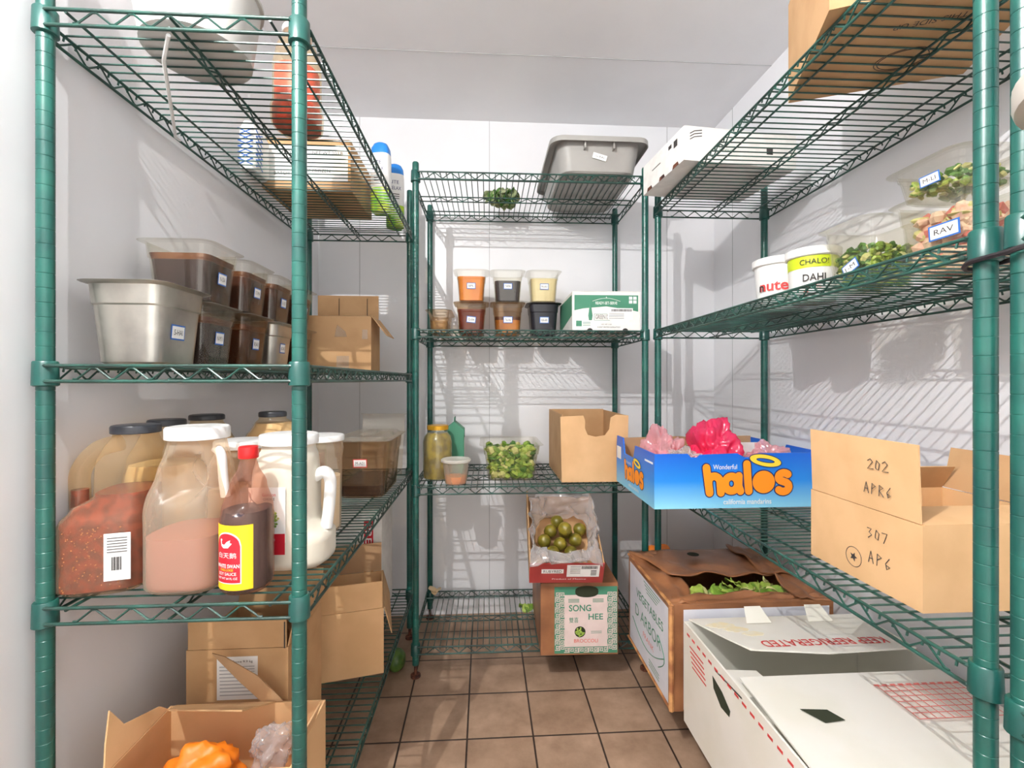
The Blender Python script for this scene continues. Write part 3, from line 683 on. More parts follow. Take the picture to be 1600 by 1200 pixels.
# middle rack: READY-SET-SERVE box
w_, d_, h_ = .268, .31, .152
r = carton('printed_carton', 'green and white ready set serve vegetable carton on the back rack', .476, 1.93, 1.324, w_, d_, h_, 'whitecard', rz=R(-.5))
flap(r, 'front', w_, d_, h_, .155, -90, 'whitecard'); flap(r, 'back', w_, d_, h_, .155, -90, 'whitecard')
y0 = -d_/2-.0002
b = MB(); b.slab([(-.126, y0, .078), (-.09, y0, .086), (.0, y0, .094), (.10, y0, .080), (.126, y0, .074), (.126, y0, .138), (-.126, y0, .138)], (0, -1, 0), .0005)
b.slab([(-w_/2-.0002, d_/2-.01, .02), (-w_/2-.0002, -d_/2+.01, .06), (-w_/2-.0002, -d_/2+.01, .14), (-w_/2-.0002, d_/2-.01, .14)], (-1, 0, 0), .0005)
patch(b, (-.108, y0, .027), (1, 0, 0), (0, 0, 1), .022, .022); b.build('green_print', 'inkgreen', r)
words(r, 'READY-SET-SERVE', (0, y0-.0004, .107), (1, 0, 0), (0, 0, 1), .011, 'paper', w=.085, bold=.01)
b = MB(); b.tube([(-.055+.0055*j, y0-.0008, .114+.012*math.sin(PI*j/20)) for j in range(21)], .0008, 4); b.tube([(.0, y0-.0008, .127), (.0, y0-.0008, .131)], .002, 5)
for i in range(2):
    for j in range(2): patch(b, (.096+i*.017, y0-.0004, .116+j*.0-.0+j*.015-.004), (1, 0, 0), (0, 0, 1), .013, .012)
b.build('white_print', 'paper', r)
words(r, 'GREEN D', (-.017, y0-.0002, .053), (1, 0, 0), (0, 0, 1), .017, 'ink', w=.052)
b = MB(); 
for (px_, pz_, ww, hh) in ((-.017, .064, .062, .0012), (-.017, .040, .062, .0012), (-.048, .052, .0012, .025)): patch(b, (px_, y0, pz_), (1, 0, 0), (0, 0, 1), ww, hh)
for q in range(3): patch(b, (-.078, y0, .020+q*.006), (1, 0, 0), (0, 0, 1), .03, .0018)
b.loft([sup(.006, .0015, 2, .04, 14, -.063, y0), sup(.0085, .002, 2, .058, 14, -.063, y0), sup(.005, .002, 2, .085, 14, -.063, y0), sup(.003, .001, 2, .10, 14, -.063, y0)])
b.build('printed_vegetable', 'inkgreen', r)
words(r, 'NET WT. 6 LB', (.0, y0-.0002, .024), (1, 0, 0), (0, 0, 1), .005, 'ink', w=.04); words(r, 'KEEP REFRIGERATED', (.01, y0-.0002, .013), (1, 0, 0), (0, 0, 1), .005, 'ink', w=.09)
b = MB(); patch(b, (.055, y0-.0004, .065), (1, 0, 0), (0, 0, 1), .10, .045); b.build('shipping_label', 'paper', r)
b = MB(); rnd = random.Random(4)
xx = .02
while xx < .10:
    ww = rnd.uniform(.0006, .002); patch(b, (xx, y0-.0011, .079), (1, 0, 0), (0, 0, 1), ww, .009); xx += ww+.0012
for q in range(4): patch(b, (.04, y0-.0011, .066-q*.006), (1, 0, 0), (0, 0, 1), .06, .0012)
b.build('barcode', 'ink', r)
b = MB()
for xx in (-.065, .075): b.slab([(xx-.011, y0, 0)]+[(xx+.011*math.cos(PI-PI*j/8)*1, y0, .009*math.sin(PI*j/8)) for j in range(9)], (0, -1, 0), .0005); 
b.build('vent_hole', 'ink', r)
# middle rack lower: kraft box with torn notch
w_, d_, h_ = .262, .36, .262
r = thing('cardboard_box', 'open kraft box with a torn notch on the back rack', 'cardboard box', (.434, 1.976, .728))
a, c = w_/2, d_/2
MB().slab([(p[0], -c, p[1]) for p in [(-a, 0), (a, 0), (a+.004, h_), (.085, h_+.004), (.064, h_-.008), (.058, h_-.055), (.040, h_-.078), (.005, h_-.084), (-.028, h_-.076), (-.040, h_-.05), (-.038, h_-.02), (-.046, h_-.0), (-a-.006, h_-.004)]], (0, 1, 0), t).build('front_panel', 'kraftlight', r)
b = MB(); b.box(-a, a, -c+t, c, 0, t); b.box(-a, -a+t, -c+t, c, t, h_+.004); b.box(a-t, a, -c+t, c, t, h_); b.box(-a+t, a-t, c-t, c, t, h_+.004); b.build('carton_body', 'kraft', r)
# middle rack bottom: SONG HEE broccoli carton
w_, d_, h_ = .285, .38, .262
r = carton('broccoli_carton', 'worn song hee broccoli carton on the back rack bottom shelf', .352, 1.862, .123, w_, d_, h_, 'waxed', rz=R(-1.5), t=.005)
flap(r, 'front', w_, d_, h_, .186, -88, 'waxed'); flap(r, 'back', w_, d_, h_, .186, -92, 'waxed'); flap(r, 'left', w_, d_, h_, .08, -84, 'waxededge', shape=[(-.18, 0), (.16, 0), (.13, .06), (-.16, .07)], name='torn_flap')
y0 = -d_/2-.0003; cx0 = .024
b = MB(); patch(b, (cx0, y0, .128), (1, 0, 0), (0, 0, 1), .232, .244); b.build('green_border', 'inkgreen', r)
b = MB(); patch(b, (cx0, y0-.0004, .125), (1, 0, 0), (0, 0, 1), .158, .190, .0004); b.build('printed_panel', 'palepink', r)
# key fret pattern
b = MB(); s_ = .018
def key(cx, cz, rot):
    segs = [((-.42, -.42), (.42, -.42)), ((.42, -.42), (.42, .42)), ((.42, .42), (-.22, .42)), ((-.22, .42), (-.22, -.12)), ((-.22, -.12), (.14, -.12)), ((.14, -.12), (.14, .16))]
    for (ax_, az), (bx, bz) in segs:
        if rot: ax_, az, bx, bz = az, ax_, bz, bx
        x0, x1 = sorted((ax_, bx)); z0, z1 = sorted((az, bz)); th = .07
        b.slab([(cx+(x0-th)*s_, y0-.0006, cz+(z0-th)*s_), (cx+(x1+th)*s_, y0-.0006, cz+(z0-th)*s_), (cx+(x1+th)*s_, y0-.0006, cz+(z1+th)*s_), (cx+(x0-th)*s_, y0-.0006, cz+(z1+th)*s_)], (0, -1, 0), .0003)
for side in (-1, 1):
    for col in (0, 1):
        for i in range(11): key(cx0+side*(.105-col*.0165), .026+i*.0195, (i+col) % 2)
for i in range(9): key(cx0-.072+i*.018, .018, i % 2)
b.build('key_fret_print', 'palepink', r)
words(r, 'SONG', (cx0-.022, y0-.0010, .172), (1, 0, 0), (0, 0, 1), .024, 'inkgreen', w=.082, bold=.02)
words(r, 'HEE', (cx0+.036, y0-.0010, .140), (1, 0, 0), (0, 0, 1), .022, 'inkgreen', w=.054, bold=.02)
words(r, '\u96d9\u559c', (cx0-.045, y0-.0010, .128), (1, 0, 0), (0, 0, 1), .020, 'inkgreen', w=.034)
words(r, 'BROCCOLI', (cx0, y0-.0010, .052), (1, 0, 0), (0, 0, 1), .013, 'inkpink', w=.088, bold=.01)
b = MB()
for xx in (-.045, .045):
    for q in range(3): patch(b, (cx0+xx, y0-.0008, .204-q*.005), (1, 0, 0), (0, 0, 1), .04, .0022)
for q in range(2): patch(b, (cx0+.038, y0-.0008, .086-q*.006), (1, 0, 0), (0, 0, 1), .04, .0016)
b.build('small_print', 'inkgreen', r)
b = MB(); b.slab([(cx0+.003+.043*math.cos(2*PI*j/24), y0-.0012, .232+.021*math.copysign(abs(math.sin(2*PI*j/24))**.7, math.sin(2*PI*j/24))) for j in range(24)], (0, -1, 0), .0004); b.build('handle_hole', 'dark', r)
b = MB(); b.slab([(cx0-.022+.020*math.cos(2*PI*j/24), y0-.0012, .085+.020*math.sin(2*PI*j/24)) for j in range(24)], (0, -1, 0), .0004)
rnd = random.Random(2)
b.build('vent_hole', 'dark', r)
b = MB()
for j in range(46):
    a_ = rnd.uniform(0, 6.28); q = .0155*math.sqrt(rnd.random()); b.lathe([(.0026, -.002), (.0030, 0), (.0018, .002)], 6, (cx0-.022+q*math.cos(a_), y0-.0016, .085+q*math.sin(a_)))
b.build('broccoli_florets', 'veg2', r)
# ruby red tray, tilted
tilt = R(27)
r = thing('fruit_carton', 'tilted red ruby red carton of green fruit above the broccoli box', 'fruit carton', (.290, 1.635, .405), rot=(tilt, 0, R(-3)))
w_, d_, h_ = .262, .345, .095; a, c = w_/2, d_/2
b = MB(); b.box(-a, a, 0, .004, 0, h_); b.build('front_panel', 'crimson', r)
b = MB(); b.box(-a, a, .004, d_, 0, .004); b.slab([(-a, .004, 0), (-a, d_, 0), (-a, d_, h_+.03), (-a, .004, h_)], (1, 0, 0), .004); b.slab([(a-.004, .004, 0), (a-.004, d_, 0), (a-.004, d_, h_+.03), (a-.004, .004, h_)], (1, 0, 0), .004); b.box(-a+.004, a-.004, d_-.004, d_, .004, h_); b.build('carton_body', 'kraft', r)
b = MB(); patch(b, (-.05, 0, .058), (1, 0, 0), (0, 0, 1), .078, .020); patch(b, (.058, 0, .060), (1, 0, 0), (0, 0, 1), .115, .058); b.build('paper_label', 'paper', r)
words(r, 'RUBYRED', (-.05, -.0007, .058), (1, 0, 0), (0, 0, 1), .013, 'ink', w=.064)
words(r, 'Product of Mexico', (.01, -.0002, .020), (1, 0, 0), (0, 0, 1), .006, 'paper', w=.12)
b = MB(); rnd = random.Random(8); xx = .052
while xx < .108:
    ww = rnd.uniform(.0008, .0022); patch(b, (xx, -.0006, .077), (1, 0, 0), (0, 0, 1), ww, .014); xx += ww+.0012
for q in range(5): patch(b, (.03, -.0006, .082-q*.008), (1, 0, 0), (0, 0, 1), .036, .0012)
for q in range(4): patch(b, (.095, -.0006, .062-q*.007), (1, 0, 0), (0, 0, 1), .02, .003)
b.build('barcode', 'ink', r)
RM = r.matrix_basis if False else Matrix.Translation((.290, 1.635, .405)) @ Matrix.Rotation(R(-3), 4, 'Z') @ Matrix.Rotation(tilt, 4, 'X')
b = MB(); b.lathe([(.001, -.026), (.014, -.023), (.023, -.012), (.026, 0), (.023, .013), (.013, .023), (.002, .024), (.002, .026)], 16)
fr = None; k = 0
for (fx_, fy_, fz_) in [(-.068, .155, .042), (-.008, .140, .042), (.052, .160, .042), (-.040, .206, .042), (.018, .200, .042), (.076, .214, .042), (-.010, .257, .042), (.010, .170, .090), (-.040, .098, .042), (.028, .096, .042)]:
    if fr is None: fr = b.build('green_fruit', 'fruit', smooth=True); o = fr
    else: o = fr.copy(); C.objects.link(o)
    o.location = RM @ Vector((fx_, fy_, fz_)); o.rotation_euler = (k*1.1, k*.7, k)
    tag(o, 'olive green fruit heaped in the tilted red carton', 'fruit', 'olive green fruit in the red carton'); k += 1
def sheet(name, label, pts_fn, nu, nv, mt, cat='plastic bag', amp=.012, f=18, t=.0007):
    vs = []; 
    for i in range(nu+1):
        for j in range(nv+1):
            p = Vector(pts_fn(i/nu, j/nv)); q = noise.noise_vector(p*f)*amp; vs.append(p+q)
    fs = [(i*(nv+1)+j, (i+1)*(nv+1)+j, (i+1)*(nv+1)+j+1, i*(nv+1)+j+1) for i in range(nu) for j in range(nv)]
    b = MB().add(vs, fs); o = b.build(name, mt, smooth=True, angle=180)
    md = o.modifiers.new('thickness', 'SOLIDIFY'); md.thickness = t
    if label: tag(o, label, cat)
    return o
def bagf(u, v):
    a_ = 2*PI*u; rr = .10+.035*v; base = Vector((0, .17, .03))
    p = base + Vector((math.cos(a_)*rr*1.05, math.sin(a_)*rr*1.25, .015+.12*v+.02*math.sin(3*a_)))
    if v > .75: p += Vector((math.cos(a_)*.03, math.sin(a_)*.03-.02, -(v-.75)*.14))
    p.x = max(-.122, min(.122, p.x)); p.y = max(.01, p.y)
    if p.y < .03 and v > .6: p.y = -.012; p.z = max(p.z-.02, .075)
    return RM @ p
sheet('plastic_liner_bag', 'clear plastic bag lining the red fruit carton', bagf, 60, 22, 'bag', amp=.022, f=26)
# right floor: vegetable carton with brown waxed top
BX, BY, BZ = .80, 1.53, .151; w_, d_, h_ = .50, .40, .315
r = carton('vegetable_carton', 'waxed brown and white vegetable carton of greens under the right rack', BX, BY, BZ, w_, d_, h_, 'waxed', t=.005)
a, c = w_/2, d_/2
b = MB(); patch(b, (-a, -.0, h_/2-.005), (0, -1, 0), (0, 0, 1), d_-.03, h_-.03); patch(b, (.012, -c, h_/2-.005), (1, 0, 0), (0, 0, 1), w_-.05, h_-.02); b.build('printed_face', 'palecard', r)
x0 = -a-.0006
words(r, 'VEGETABLES', (x0, -.015, .215), (0, -1, 0), (0, 0, 1), .030, 'inkgreen', w=.25, bold=.01)
words(r, 'D ARBOR', (x0, .0, .150), (0, -1, 0), (0, 0, 1), .040, 'inkgreen', w=.24)
words(r, 'FRANK', (x0, -.01, .100), (0, -1, 0), (0, 0, 1), .018, 'inkpink', w=.10)
b = MB(); b.tube([(x0-.0005, .15-.3*j/20, .105-.05*math.sin(PI*j/20)+.02*(j/20)) for j in range(21)], .0014, 4); b.tube([(x0-.0005, -.10-.05*math.sin(PI*j/10), .07+.10*j/10) for j in range(11)], .0014, 4)
for q in range(4): patch(b, (x0+.0005, -.04, .285-q*.009), (0, -1, 0), (0, 0, 1), .15-.02*q, .003)
for q in range(3): patch(b, (x0+.0005, -.06, .045-q*.009), (0, -1, 0), (0, 0, 1), .09, .003)
b.build('green_print', 'inkgreen', r)
def bent(pts, n, name, mt, seed):
    """crumpled waxed flap from a grid over a quad"""
    A, B, Cc, D = map(Vector, pts); N1, N2 = 26, 14; vs = []
    for i in range(N1+1):
        for j in range(N2+1):
            u, v = i/N1, j/N2; p = (A*(1-u)+B*u)*(1-v)+(D*(1-u)+Cc*u)*v
            rg = (noise.noise(Vector((u*7+seed, seed, 0)))*.02)*v
            p = p + (D-A).normalized()*rg + Vector((0, 0, 1))*noise.noise(Vector((u*5+seed*2, v*3, seed)))*.016*(.35+v)
            vs.append(p)
    fs = [(i*(N2+1)+j, (i+1)*(N2+1)+j, (i+1)*(N2+1)+j+1, i*(N2+1)+j+1) for i in range(N1) for j in range(N2)]
    o = MB().add(vs, fs).build(name, mt, r, smooth=True, angle=60); md = o.modifiers.new('thickness', 'SOLIDIFY'); md.thickness = .004; md.offset = -1
    return o
bent([(a, c, h_+.012), (-a, c, h_+.012), (-a+.07, -.035, h_+.022), (a-.01, -.035, h_+.012)], 0, 'flap', 'waxed', 1)
bent([(-a, c, h_+.004), (-a, -c, h_), (-a+.085, -c+.01, h_+.006), (-a+.10, c-.02, h_+.02)], 0, 'side_flap', 'waxed', 2)
bent([(a, -c, h_), (a, c, h_), (a-.12, c, h_+.03), (a-.10, -c, h_+.012)], 0, 'side_flap', 'waxed', 3)
bent([(-a, -c, h_), (a, -c, h_), (a-.02, -c+.045, h_+.008), (-a+.02, -c+.045, h_+.008)], 0, 'front_flap', 'waxed', 4)
b = MB(); b.slab([(.0+.021*math.cos(2*PI*j/20)-.05, .09+.019*math.sin(2*PI*j/20), h_+.036) for j in range(20)], (0, 0, 1), .0006); b.build('vent_hole', 'dark', r)
b = MB(); b.tube([(-a-.001, -c-.001, .004), (-a-.001, -c-.001, h_)], .008, 6); b.tube([(-a-.001, -c+.002, .004), (-a-.001, c, .004)], .005, 6); b.tube([(-a-.001, -c, h_), (-a-.001, c, h_)], .005, 6); b.build('worn_edge', 'waxededge', r)
def leafclump(label, name, cat, c, n, s, mats, seed, group=None, spread=(.1, .04), rise=.5):
    rnd = random.Random(seed); b = MB()
    for k in range(n):
        a_ = rnd.uniform(0, 6.28); o_ = Vector((rnd.uniform(-1, 1)*spread[0], rnd.uniform(-1, 1)*spread[1], rnd.uniform(-.3, .3)*s))
        m = Matrix.Rotation(a_, 3, 'Z') @ Matrix.Rotation(rnd.uniform(.2, 1.2)*rise, 3, 'Y') @ Matrix.Rotation(rnd.uniform(-.6, .6), 3, 'X')
        L_, W_ = s*rnd.uniform(.7, 1.2), s*rnd.uniform(.35, .6); vs = []; N1, N2 = 7, 4
        for i in range(N1+1):
            for j in range(N2+1):
                u = i/N1; v = j/N2*2-1; wd = W_*math.sin(PI*min(.98, u*.85+.08))**.7
                vs.append(o_ + m @ Vector((u*L_, v*wd, .18*L_*u*u*-1+.10*s*math.sin(v*5+u*6)*abs(v)+.06*s*abs(v))))
        b.add(vs, [(i*(N2+1)+j, (i+1)*(N2+1)+j, (i+1)*(N2+1)+j+1, i*(N2+1)+j+1) for i in range(N1) for j in range(N2)], rnd.randrange(len(mats)))
    o = b.build(name, mats, smooth=True, angle=180); o.location = c; md = o.modifiers.new('thickness', 'SOLIDIFY'); md.thickness = .0012
    tag(o, label, cat, group); return o
leafclump('pale leafy greens peeking from the left of the waxed carton', 'leafy_greens', 'vegetable', (BX-.13, BY-.10, BZ+h_-.012), 12, .05, ['veg4', 'veg2'], 3, spread=(.03, .03))
leafclump('bright green leafy vegetable in the middle of the waxed carton gap', 'leafy_greens', 'vegetable', (BX-.02, BY-.10, BZ+h_-.008), 22, .05, ['veg1', 'veg2', 'veg1'], 4, spread=(.045, .03))
leafclump('leafy greens with white stalks at the right of the waxed carton gap', 'leafy_greens', 'vegetable', (BX+.09, BY-.10, BZ+h_-.008), 22, .05, ['veg2', 'veg1', 'veg4'], 5, spread=(.05, .03))
# KEEP REFRIGERATED corrugated plastic box
KX, KY, KZ = .835, .985, .151; w_, d_, h_ = .525, .62, .285
r = carton('corrugated_plastic_box', 'white corrugated plastic box marked keep refrigerated under the right rack', KX, KY, KZ, w_, d_, h_, 'whitecoro', t=.005, cat='plastic box')
a, c = w_/2, d_/2
def plate(pts, n, name, mt='whitecoro', t=.004): return MB().slab(pts, n, t).build(name, mt, r)
plate([(px_, py_, h_+.002+(.31-py_)*.0976) for px_, py_ in [(-a+.015, c), (a, c), (a-.02, .105), (-a+.27, .095), (-a+.09, .125), (-a+.06, .19)]], (0, .0976, 1), 'back_flap')
words(r, 'KEEP REFRIGERATED', (.035, .148, h_+.0224), (-1, 0, 0), (0, -1, .0976), .034, 'inkred', w=.33, bold=.01, depth=.0006)
plate([(-a+.02, .055, h_-.002), (a-.01, .055, h_-.002), (a-.01, -c, h_+.004), (-a+.0, -c, h_+.004)], (0, 0, 1), 'front_flap')
b = MB(); g0 = .045
for q in range(11): patch(b, (g0+q*.019, -.052, h_+.0075), (1, 0, 0), (0, 1, 0), .0016, .10)
for q in range(7): patch(b, (g0+.095, -.102+q*.0167, h_+.0075), (1, 0, 0), (0, 1, 0), .19, .0016)
for q in range(11): patch(b, (g0+q*.019, .001, h_+.0075), (1, 0, 0), (0, 1, 0), .012, .005)
b.build('red_grid', 'inkpink', r)
for xx in (-.065, .115): MB().slab([(xx-.036, c-.045, h_+.012), (xx+.036, c-.045, h_+.012), (xx+.024, c-.012, h_+.040), (xx-.024, c-.012, h_+.040)], (0, 1, .5), .004).build('tuck_tab', 'whitecoro', r)
b = MB()
for q in range(20): patch(b, (-a, c-.03-q*.031, h_-.024), (0, -1, 0), (0, 0, 1), .017, .006)
for q in range(5): patch(b, (-a, .232-.004*q, .235-q*.012), (0, -1, 0), (0, 0, 1), .080, .004)
b.build('red_dashes', 'inkred', r)
MB().slab([(-a-.0003, .142, .236), (-a-.0003, .095, .226), (-a-.0003, .058, .206), (-a-.0003, .062, .190), (-a-.0003, .10, .186), (-a-.0003, .136, .208)], (-1, 0, 0), .0006).build('hand_hole', 'dark', r)
MB().slab([(-a+.085, -.06, h_+.0068), (-a+.14, -.065, h_+.0068), (-a+.155, -.095, h_+.0068), (-a+.11, -.10, h_+.0068)], (0, 0, 1), .0006).build('flap_hole', 'dark', r)
rnd = random.Random(5); b = MB()
for q in range(3):
    x0s, y0s = -a+.085+.03*q, .262-.028*q; w0 = .030-.004*q
    b.slab([(x0s+w0*(1+.25*math.sin(3*j))*math.cos(2*PI*j/22)*1.25, y0s+.6*w0*(1+.2*math.cos(5*j))*math.sin(2*PI*j/22), h_+.0062+(.31-y0s-.6*w0*(1+.2*math.cos(5*j))*math.sin(2*PI*j/22))*.0976) for j in range(22)], (0, .0976, 1), .0005)
b.build('yellow_stain', 'tan_stain', r)
plate([(-a+.0, .13, h_-.03), (-a+.1, .12, h_-.03), (-a+.1, .01, h_-.018), (-a+.0, .01, h_-.018)], (0, 0, 1), 'side_flap')
# orange bag behind the waxed carton
blob('orange plastic edge showing behind the waxed carton', 'orange_bag', 'bag', (.76, 1.98, .335), (.085, .06, .075), 'orange', .2, seed=12)
MB_ = MB().box(-.16, .16, -.11, .11, 0, .13); o = MB_.build('cardboard_box', 'kraft'); o.location = (.83, 1.99, .151)
tag(o, 'low kraft box holding the orange bag behind the waxed carton', 'cardboard box')

# ------------------------------------------------------------------ jugs and bottles
def screwcap(root, c, r, h, mt, name='lid'):
    b = MB(); n = 40; prof = [(r*.97, 0), (r, .001), (r, h-.004), (r*.96, h-.001), (r*.88, h)]
    b.lathe(prof, n, c)
    for k in range(0): pass
    return b.build(name, mt, root, smooth=True)
def jug(label, x, y, z, secs, body, content, lvl, lid, rz=0, handle=None, dimple=None, group=None, inner=.004, name='sauce_jug', exp=4, cat='jug'):
    """secs: (z, half width, half depth, x offset)"""
    root = thing(name, label, cat, (x, y, z), rz, group)
    def interp(zz):
        for (a0, a1) in zip(secs, secs[1:]):
            if a0[0] <= zz <= a1[0]:
                k = (zz-a0[0])/max(1e-6, a1[0]-a0[0]); k = k*k*(3-2*k); return [a0[i]+(a1[i]-a0[i])*k for i in range(1, 4)]
        return list(secs[-1][1:])
    def shape(z0, z1, off, top=False):
        b = MB(); rings = []; n = 30; H = secs[-1][0]
        for i in range(n+1):
            zz = z0+(z1-z0)*i/n; hw, hd, xo = interp(zz)
            e = exp if zz < H*.5 else exp+(2-exp)*min(1, (zz-H*.5)/(H*.42))
            rings.append(sup(max(.004, hw+off), max(.004, hd+off), e, zz, 40, xo))
        rings.insert(0, [(p[0]*.93, p[1]*.93, z0-.0) for p in rings[0]]); rings[0] = [(p[0], p[1], z0) for p in rings[0]]; rings[1] = [(p[0], p[1], z0+.004) for p in rings[1]]
        b.loft(rings)
        if dimple:
            dx, dzz, ra, rb, dp = dimple
            def fn(v):
                q = ((v.x-dx)/ra)**2+((v.z-dzz)/rb)**2
                if q < 1: v.y *= 1-dp*min(1, (1-q)*2.2)
                return v
            b.move(fn)
        return b
    H = secs[-1][0]
    shape(0, H, 0).build('jug_body', body, root, smooth=True, angle=60)
    if content: shape(.004, H*lvl, -inner).build('contents', content, root, smooth=True, angle=60)
    lx = secs[-1][3]
    screwcap(root, (lx, 0, H-.004), lid[1], lid[2], lid[0])
    if handle:
        pts, hr, hm = handle; MB().tube(pts, hr, 12).build('handle', hm, root, smooth=True)
    return root
zS = .742
red_secs = [(0, .063, .063, 0), (.01, .069, .069, 0), (.128, .069, .069, 0), (.150, .062, .060, .008), (.175, .044, .058, .026), (.235, .046, .056, .026), (.262, .046, .046, .034), (.278, .036, .036, .036), (.290, .036, .036, .036)]
def arc(p, n=14):
    out = []; P = [Vector(q) for q in p]; P = [P[0]]+P+[P[-1]]
    for i in range(1, len(P)-2):
        for j in range(n):
            t_ = j/n; a0, a1, a2, a3 = P[i-1:i+3]
            out.append(.5*((2*a1)+(-a0+a2)*t_+(2*a0-5*a1+4*a2-a3)*t_*t_+(-a0+3*a1-3*a2+a3)*t_**3))
    out.append(P[-2]); return out
hp = arc([(.012, 0, .268), (-.025, 0, .255), (-.050, 0, .218), (-.052, 0, .175), (-.050, 0, .138)])
r = jug('jug of chunky red chilli sauce with a black lid nearest the left wall', -.712, .930, zS, red_secs, 'pet', 'redsauce', .62, ('black', .040, .016), rz=R(15), handle=(hp, [.016]*len(hp), 'pet'), name='sauce_jug', inner=.002)
MB().tube([(-.052, 0, .12), (-.052, 0, .182)], .0135, 12).build('handle_contents', 'redsauce', r, smooth=True)
rnd = random.Random(3); b = MB()
for k in range(240):
    zz = rnd.uniform(.01, .125); a_ = rnd.uniform(-1, 1); s_ = rnd.choice((0, 1))
    p = (a_*.05, -.0675, zz) if s_ else (.0675, a_*.05, zz); q = rnd.uniform(.0005, .0012)
    b.lathe([(q, -q*.7), (q, q*.7)], 5, p)
o = b.build('chilli_seeds', 'seed', r); o['kind'] = 'stuff'
b = MB(); patch(b, (.034, -.0696, .070), (1, 0, 0), (0, 0, 1), .040, .085); 
b.build('paper_label', 'paper', r)
b = MB(); rnd = random.Random(9); xx = .022
while xx < .036:
    ww = rnd.uniform(.0005, .0015); patch(b, (xx+.004, -.0703, .058), (1, 0, 0), (0, 0, 1), ww, .024); xx += ww+.0008
for q in range(6): patch(b, (.034, -.0703, .104-q*.005), (1, 0, 0), (0, 0, 1), .03, .0012)
b.build('barcode', 'ink', r)
pink_secs = [(0, .066, .066, 0), (.012, .070, .072, 0), (.085, .070, .072, 0), (.155, .071, .072, 0), (.165, .069, .070, 0), (.215, .060, .060, .004), (.255, .052, .052, .006), (.268, .048, .048, .006), (.280, .048, .048, .006)]
hp = arc([(.046, -.012, .258), (.058, -.016, .245), (.061, -.014, .20), (.064, -.012, .165)])
jug('milky jug with a wide white lid, a third full of pink sauce', -.560, .927, zS, pink_secs, 'hdpe', 'pinksauce', .36, ('white', .054, .024), handle=(hp, [.0085]*len(hp), 'white'), dimple=(.010, .208, .040, .048, .6), exp=3, name='dressing_jug')
soy_secs = [(0, .040, .040, 0), (.01, .044, .044, 0), (.128, .044, .044, 0), (.150, .042, .042, .001), (.195, .030, .032, .002), (.228, .016, .018, .002), (.238, .014, .014, .002), (.246, .014, .014, .002)]
r = jug('red capped soy sauce bottle with a yellow and red swan label', -.446, .896, zS, soy_secs, 'hdpe', 'soy', .60, ('red', .0175, .022), rz=0, dimple=(.004, .175, .017, .034, .55), exp=2.3, name='sauce_bottle', cat='bottle', inner=.0022)
kid(r, 'jug_body').data.materials[0] = clear('soy_bottle_plastic', (240, 214, 200), .13, .2, (196, 160, 146), .15, .3)
def wrap(root, R_, z0, z1, a0, a1, mt, name, out=.0006, arch=False):
    n = 20; b = MB()
    for i in range(n):
        u0, u1 = i/n, (i+1)/n
        def top(u): return z0+(z1-z0)*(1 if not arch else (.74+.26*math.sqrt(max(0, 1-(2*u-1)**2))))
        A, B_ = a0+(a1-a0)*u0, a0+(a1-a0)*u1
        q = [(math.cos(A), math.sin(A)), (math.cos(B_), math.sin(B_))]
        ro = R_+out; ri = R_+out-.0004
        vs = [(q[0][0]*ro, q[0][1]*ro, z0), (q[1][0]*ro, q[1][1]*ro, z0), (q[1][0]*ro, q[1][1]*ro, top(u1)), (q[0][0]*ro, q[0][1]*ro, top(u0))]
        vs += [(p[0]*ri/ro, p[1]*ri/ro, p[2]) for p in vs]
        b.add(vs, [(0, 1, 2, 3), (4, 7, 6, 5), (0, 4, 5, 1), (3, 2, 6, 7)])
    return b.build(name, mt, root, smooth=True, angle=60)
def curved_words(root, s, R_, zc, ac, h, w, mt, out=.0014, bold=0):
    o = words(root, s, (0, 0, 0), (1, 0, 0), (0, 0, 1), h, mt, w=w, depth=0, bold=bold)
    for v in o.data.vertices:
        th = ac+v.co.x/R_; z_ = v.co.z+zc; v.co = (math.cos(th)*(R_+out), math.sin(th)*(R_+out), z_)
    return o
RS = .0455; ac = R(-98)
wrap(r, RS, .012, .128, ac-.86, ac+.80, 'yellow', 'paper_label')
wrap(r, RS, .024, .116, ac-.74, ac+.40, 'paper', 'label_border', .0011, True); wrap(r, RS, .026, .1135, ac-.70, ac+.36, 'redlabel', 'red_arch', .0016, True)
la = ac-.17
curved_words(r, '\u767d\u5929\u9e45', RS, .075, la, .010, .036, 'paper', .002); curved_words(r, 'WHITE SWAN', RS, .056, la, .007, .046, 'paper', .002, .015)
curved_words(r, 'DELUXE', RS, .049, la, .004, .026, 'yellow', .002, .01); curved_words(r, 'SOY SAUCE', RS, .042, la, .0055, .036, 'paper', .002, .015); curved_words(r, 'NET WT 64 FL OZ', RS, .034, la, .004, .040, 'paper', .002, .01)
sw = [(-.012, .006), (-.013, .012), (-.010, .014), (-.008, .011), (-.010, .009), (-.009, .003), (-.004, .002), (.001, .008), (.008, .012), (.007, .006), (.011, .005), (.006, -.001), (.004, -.004), (-.006, -.005), (-.011, -.001)]
b = MB(); b.add([(math.cos(la+p[0]/RS)*(RS+.0021), math.sin(la+p[0]/RS)*(RS+.0021), .092+p[1]*.9) for p in sw], [tuple(range(len(sw)))]); b.build('swan_emblem', 'paper', r)
